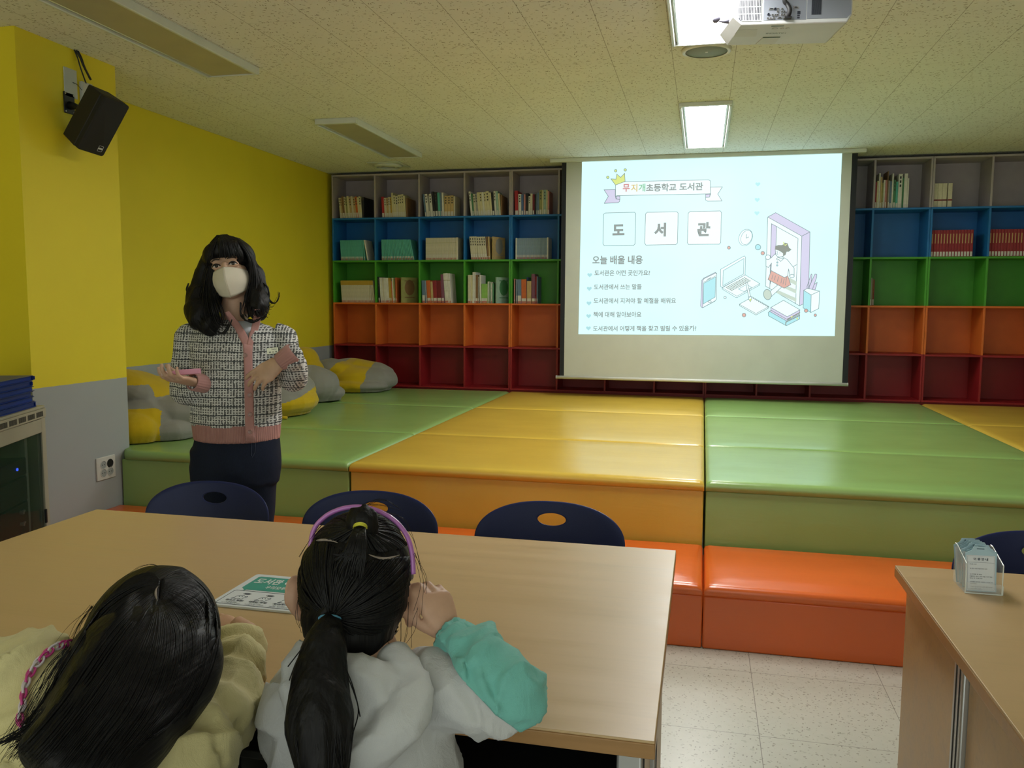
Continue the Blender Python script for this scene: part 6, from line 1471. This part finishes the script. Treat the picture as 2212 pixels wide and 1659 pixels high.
NK = ap(255, 1520, 1.10); b.tube([ha(0, .0, -.05), A1.lerp(NK, .6), NK], [.05, .042, .05], 18)
HIP1 = Vector((2.46, -6.24, .46)); S1L, S1R = ap(60, 1470, 1.10), ap(395, 1600, 1.075)
b.tube([NK, (NK+HIP1)/2 - Vector((0, .03, 0)), HIP1], [.08, .10, .11], 18)
E1, W1 = ap(492, 1505, 1.20), ap(520, 1378, 1.395)
b.tube([S1R, E1], [.036, .030], 14); b.tube([E1, W1], [.030, .019], 14)
E1L = ap(-120, 1500, 1.15); W1L = on_z(255, 1425, .765); b.tube([S1L, E1L], [.036, .030], 14); b.tube([E1L, W1L], [.030, .019], 14)
h1 = hand_frame(W1, ap(462, 1346, 1.42)-W1, (UPV*.8 - FWD*.5)); hand(b, h1, [(.35, .5, .3)]*4, .70, .4, mirror=-1)
b.tube([W1, ap(533, 1366, 1.40), ap(505, 1350, 1.41)], [.019, .020, .018], 14)
h1 = hand_frame(W1L, Vector((.5, .85, 0)), UZ); hand(b, h1, [(.35, .5, .3)]*4, .70, .4, mirror=1)
for s in (-1, 1):
    kn = HIP1 + Vector((s*.08, .28, .0)); an = Vector((kn.x, kn.y+.02, .06)); b.tube([HIP1+Vector((s*.05, 0, -.01)), kn, an, an+Vector((0, .10, -.03))], [.062, .047, .032, .026], 14)
fuse('body', b, M_skc, girl1, .0036, 3)
b = MB(); b.tube([HIP1+UZ*.10, HIP1], [.115, .125], 18)
for s in (-1, 1):
    kn = HIP1 + Vector((s*.08, .28, .0)); an = Vector((kn.x, kn.y+.02, .10)); b.tube([HIP1+Vector((s*.05, 0, 0)), kn, an], [.072, .056, .044], 14)
fuse('leggings', b, mat('black_cotton'), girl1, .008, 3)
for s in (-1, 1):
    kn = HIP1 + Vector((s*.08, .28, .0)); q = MB(); q.tube([Vector((kn.x, kn.y, .035)), Vector((kn.x, kn.y+.07, .036)), Vector((kn.x, kn.y+.14, .026))], [.033, .035, .022], 14); fuse('shoe', q, mat('white_shoe', (.5, .5, .5), .6), girl1, .005, 2, displace=lambda p, n: Vector((p.x, p.y, max(p.z, .001))))
M_jack = cotton('pale_yellow_jacket', (.60, .535, .27))
b = MB()
b.ell(ap(55, 1480, 1.10), .085, .075, .072); b.ell(ap(120, 1545, 1.08), .10, .08, .075); b.ell(ap(250, 1620, 1.06), .115, .085, .08); b.ell(ap(360, 1640, 1.06), .085, .075, .065)
b.tube([ap(230, 1600, 1.07), (NK+HIP1)/2 - Vector((0, .02, .02)), HIP1 + UZ*.06], [.12, .125, .135], 22)
b.tube(catmull([ap(20, 1470, 1.10), ap(-60, 1470, 1.12), E1L], 5), [.060]*5+[.050]*6, 18); b.tube([E1L, E1L.lerp(W1L, .9)], [.046, .030], 18)
b.tube(catmull([ap(370, 1620, 1.07), ap(432, 1570, 1.11), E1, E1.lerp(W1, .55), E1.lerp(W1, .93)], 5), [.060]*5+[.050]*5+[.044]*5+[.033]*5+[.024], 20)
def dj(p, n):
    q = p + n*(crease(p, .012, 10, 8.8) - .003); ax_ = (W1-S1R).normalized(); s_ = (p-E1).length
    if s_ < .17: q = q + n*.006*math.sin((p-E1).dot(ax_)*90 + noise.noise(p*12)*3)
    return q
jack = fuse('jacket', b, M_jack, girl1, .006, 2, displace=dj)
# long hair
M_hair1 = hairmat('black_hair_long', 1)
b = MB(); b.ell(ha(0, .008, .006), .090, .102, .106, R3a)
b.tube(catmull([ap(330, 1360, 1.11), ap(298, 1440, 1.06), ap(255, 1530, 1.0), ap(195, 1610, .95), ap(100, 1700, .91)], 5), [.045, .058, .068, .076, .081]+[.080]*5+[.070]*5+[.062]*5+[.05], 22)
b.tube(catmull([ap(366, 1372, 1.14), ap(385, 1425, 1.10), ap(345, 1505, 1.05), ap(255, 1600, .97), ap(180, 1690, .92)], 5), [.022, .034, .045, .053, .058]+[.060]*5+[.056]*5+[.056]*5+[.05], 20)
b.ell(ap(312, 1445, 1.085), .078, .07, .075); b.ell(ap(360, 1402, 1.145), .060, .055, .070)
b.tube(catmull([ap(245, 1345, 1.13), ap(218, 1420, 1.08), ap(178, 1500, 1.02), ap(120, 1570, .97)], 5), [.020, .028, .034, .039, .042]+[.042]*5+[.034]*5+[.014], 18)
hair1 = fuse('hair', b, M_hair1, girl1, .0075, 30, displace=fold(.004, 14, (1.2, 1.2, .6), 5))
s1 = Skin3(hair1)
def hs(px, py, off=.003): return s1.hit(px, py, off, 1.0)
sh = MB(); sh.s = True
GU = [[(345, 1257), (325, 1240), (275, 1258), (212, 1325), (160, 1405), (112, 1490), (50, 1580), (0, 1610)][:7], [(345, 1262), (300, 1262), (225, 1305), (170, 1390), (120, 1470), (60, 1560), (5, 1600)], [(343, 1275), (300, 1300), (232, 1370), (185, 1440), (130, 1520), (60, 1600), (10, 1640)], [(341, 1290), (305, 1340), (255, 1420), (200, 1500), (140, 1580), (90, 1640), (50, 1680)], [(340, 1302), (315, 1370), (280, 1450), (235, 1530), (180, 1600), (140, 1650), (110, 1690)], [(342, 1302), (340, 1380), (320, 1460), (280, 1540), (235, 1600), (200, 1650), (170, 1700)], [(345, 1295), (375, 1370), (365, 1450), (330, 1530), (290, 1590), (250, 1640), (225, 1690)], [(347, 1280), (410, 1340), (415, 1430), (380, 1510), (330, 1575), (285, 1625), (250, 1670)], [(348, 1268), (430, 1300), (450, 1380), (430, 1460), (395, 1530), (345, 1580), (300, 1600)], [(349, 1258), (420, 1262), (462, 1320), (466, 1390), (445, 1460), (415, 1520), (395, 1560)], [(350, 1255), (385, 1238), (438, 1272), (466, 1330), (468, 1395), (450, 1460), (420, 1520)]]
strands(sh, [[hs(x, y, .0022) for x, y in px_path(g, 7)] for g in GU], 24, .0011, .0007, rs, n=4, seg=1)
sh.build('combed_strands', M_hair1, hair1)
sh = MB(); sh.s = True
def free(pts, d0, d1, k, jit, r):
    for i in range(k):
        j = rs.gauss(0, 1); n2 = len(pts)-1
        sh.tube(catmull([ap(x+j*jit*(.3+q/n2)+rs.gauss(0, jit*.2), y+rs.gauss(0, jit*.4), lerp(d0, d1, q/n2)) for q, (x, y) in enumerate(pts)], 6), [r*(1-.5*q/(6*n2)) for q in range(6*n2+1)], 4)
free([(150, 1470), (110, 1530), (60, 1580), (0, 1610)], 1.00, .95, 26, 12, .0009)
free([(145, 1400), (110, 1450), (75, 1510), (40, 1570), (20, 1600)], 1.02, .97, 22, 14, .00045)
free([(120, 1500), (85, 1560), (55, 1590), (20, 1640)], 1.0, .94, 18, 10, .0006)
free([(412, 1500), (396, 1545), (365, 1575), (335, 1580), (305, 1565)], 1.04, 1.02, 16, 2.5, .0013)
free([(395, 1520), (372, 1560), (345, 1570), (330, 1555)], 1.04, 1.02, 7, 4, .0007)
free([(250, 1600), (245, 1640), (232, 1680)], 1.0, .96, 16, 3, .0013)
free([(345, 1228), (330, 1219), (300, 1226), (270, 1245)], 1.17, 1.16, 4, 3, .0002)
free([(200, 1310), (170, 1350), (150, 1400)], 1.14, 1.08, 10, 8, .0004)
sh.build('loose_strands', M_hair1, hair1)
q = MB(); q.s = True; P3 = catmull([hs(x, y, .0036) for x, y in ((341, 1270), (337, 1278), (336, 1288), (337, 1298), (339, 1306))], 5); n2 = len(P3); q.tube(P3, [.0003+.0014*math.sin(PI*i/(n2-1)) for i in range(n2)], 8); q.build('parting', M_scalp, hair1)
# pink and white chain lying over the shoulder
M_ch = [mat('pink_plastic_link', (.55, .05, .24), .3, spec=.5), mat('white_plastic_link', (.62, .55, .57), .3, spec=.5)]
sj1 = Skin3(jack); path = catmull([sj1.hit(x, y, .006, 1.02) for x, y in ((148, 1396), (118, 1405), (92, 1425), (73, 1455), (62, 1490), (52, 1530), (50, 1560), (62, 1592), (72, 1612))], 5)
chn = MB(); L_ = 0; seg_ = []
tot = sum((path[i+1]-path[i]).length for i in range(len(path)-1)); 
def along(d):
    for i in range(len(path)-1):
        l = (path[i+1]-path[i]).length
        if d <= l: return path[i].lerp(path[i+1], d/l), (path[i+1]-path[i]).normalized()
        d -= l
    return path[-1], (path[-1]-path[-2]).normalized()
cr = thing('mask_chain', 'pink and white plastic link chain over the shoulder of the yellow jacket', 'chain', tuple(path[-1]))
k = 0; d_ = .004
while d_ < tot-.004:
    p, tg = along(d_); sd = (-FWD if k % 2 == 0 else RGT); sd = (sd - tg*sd.dot(tg)).normalized(); ot = tg.cross(sd)
    q = MB(); q.s = True; q.tube([p + tg*(.0075*math.cos(a)) + ot*(.0042*math.sin(a)) + (-FWD)*.001 for a in [2*PI*j/16 for j in range(17)]], .0016, 8, cap=False); q.build('link', M_ch[0 if (k//2) % 2 == 0 else 1], cr)
    k += 1; d_ += .0078
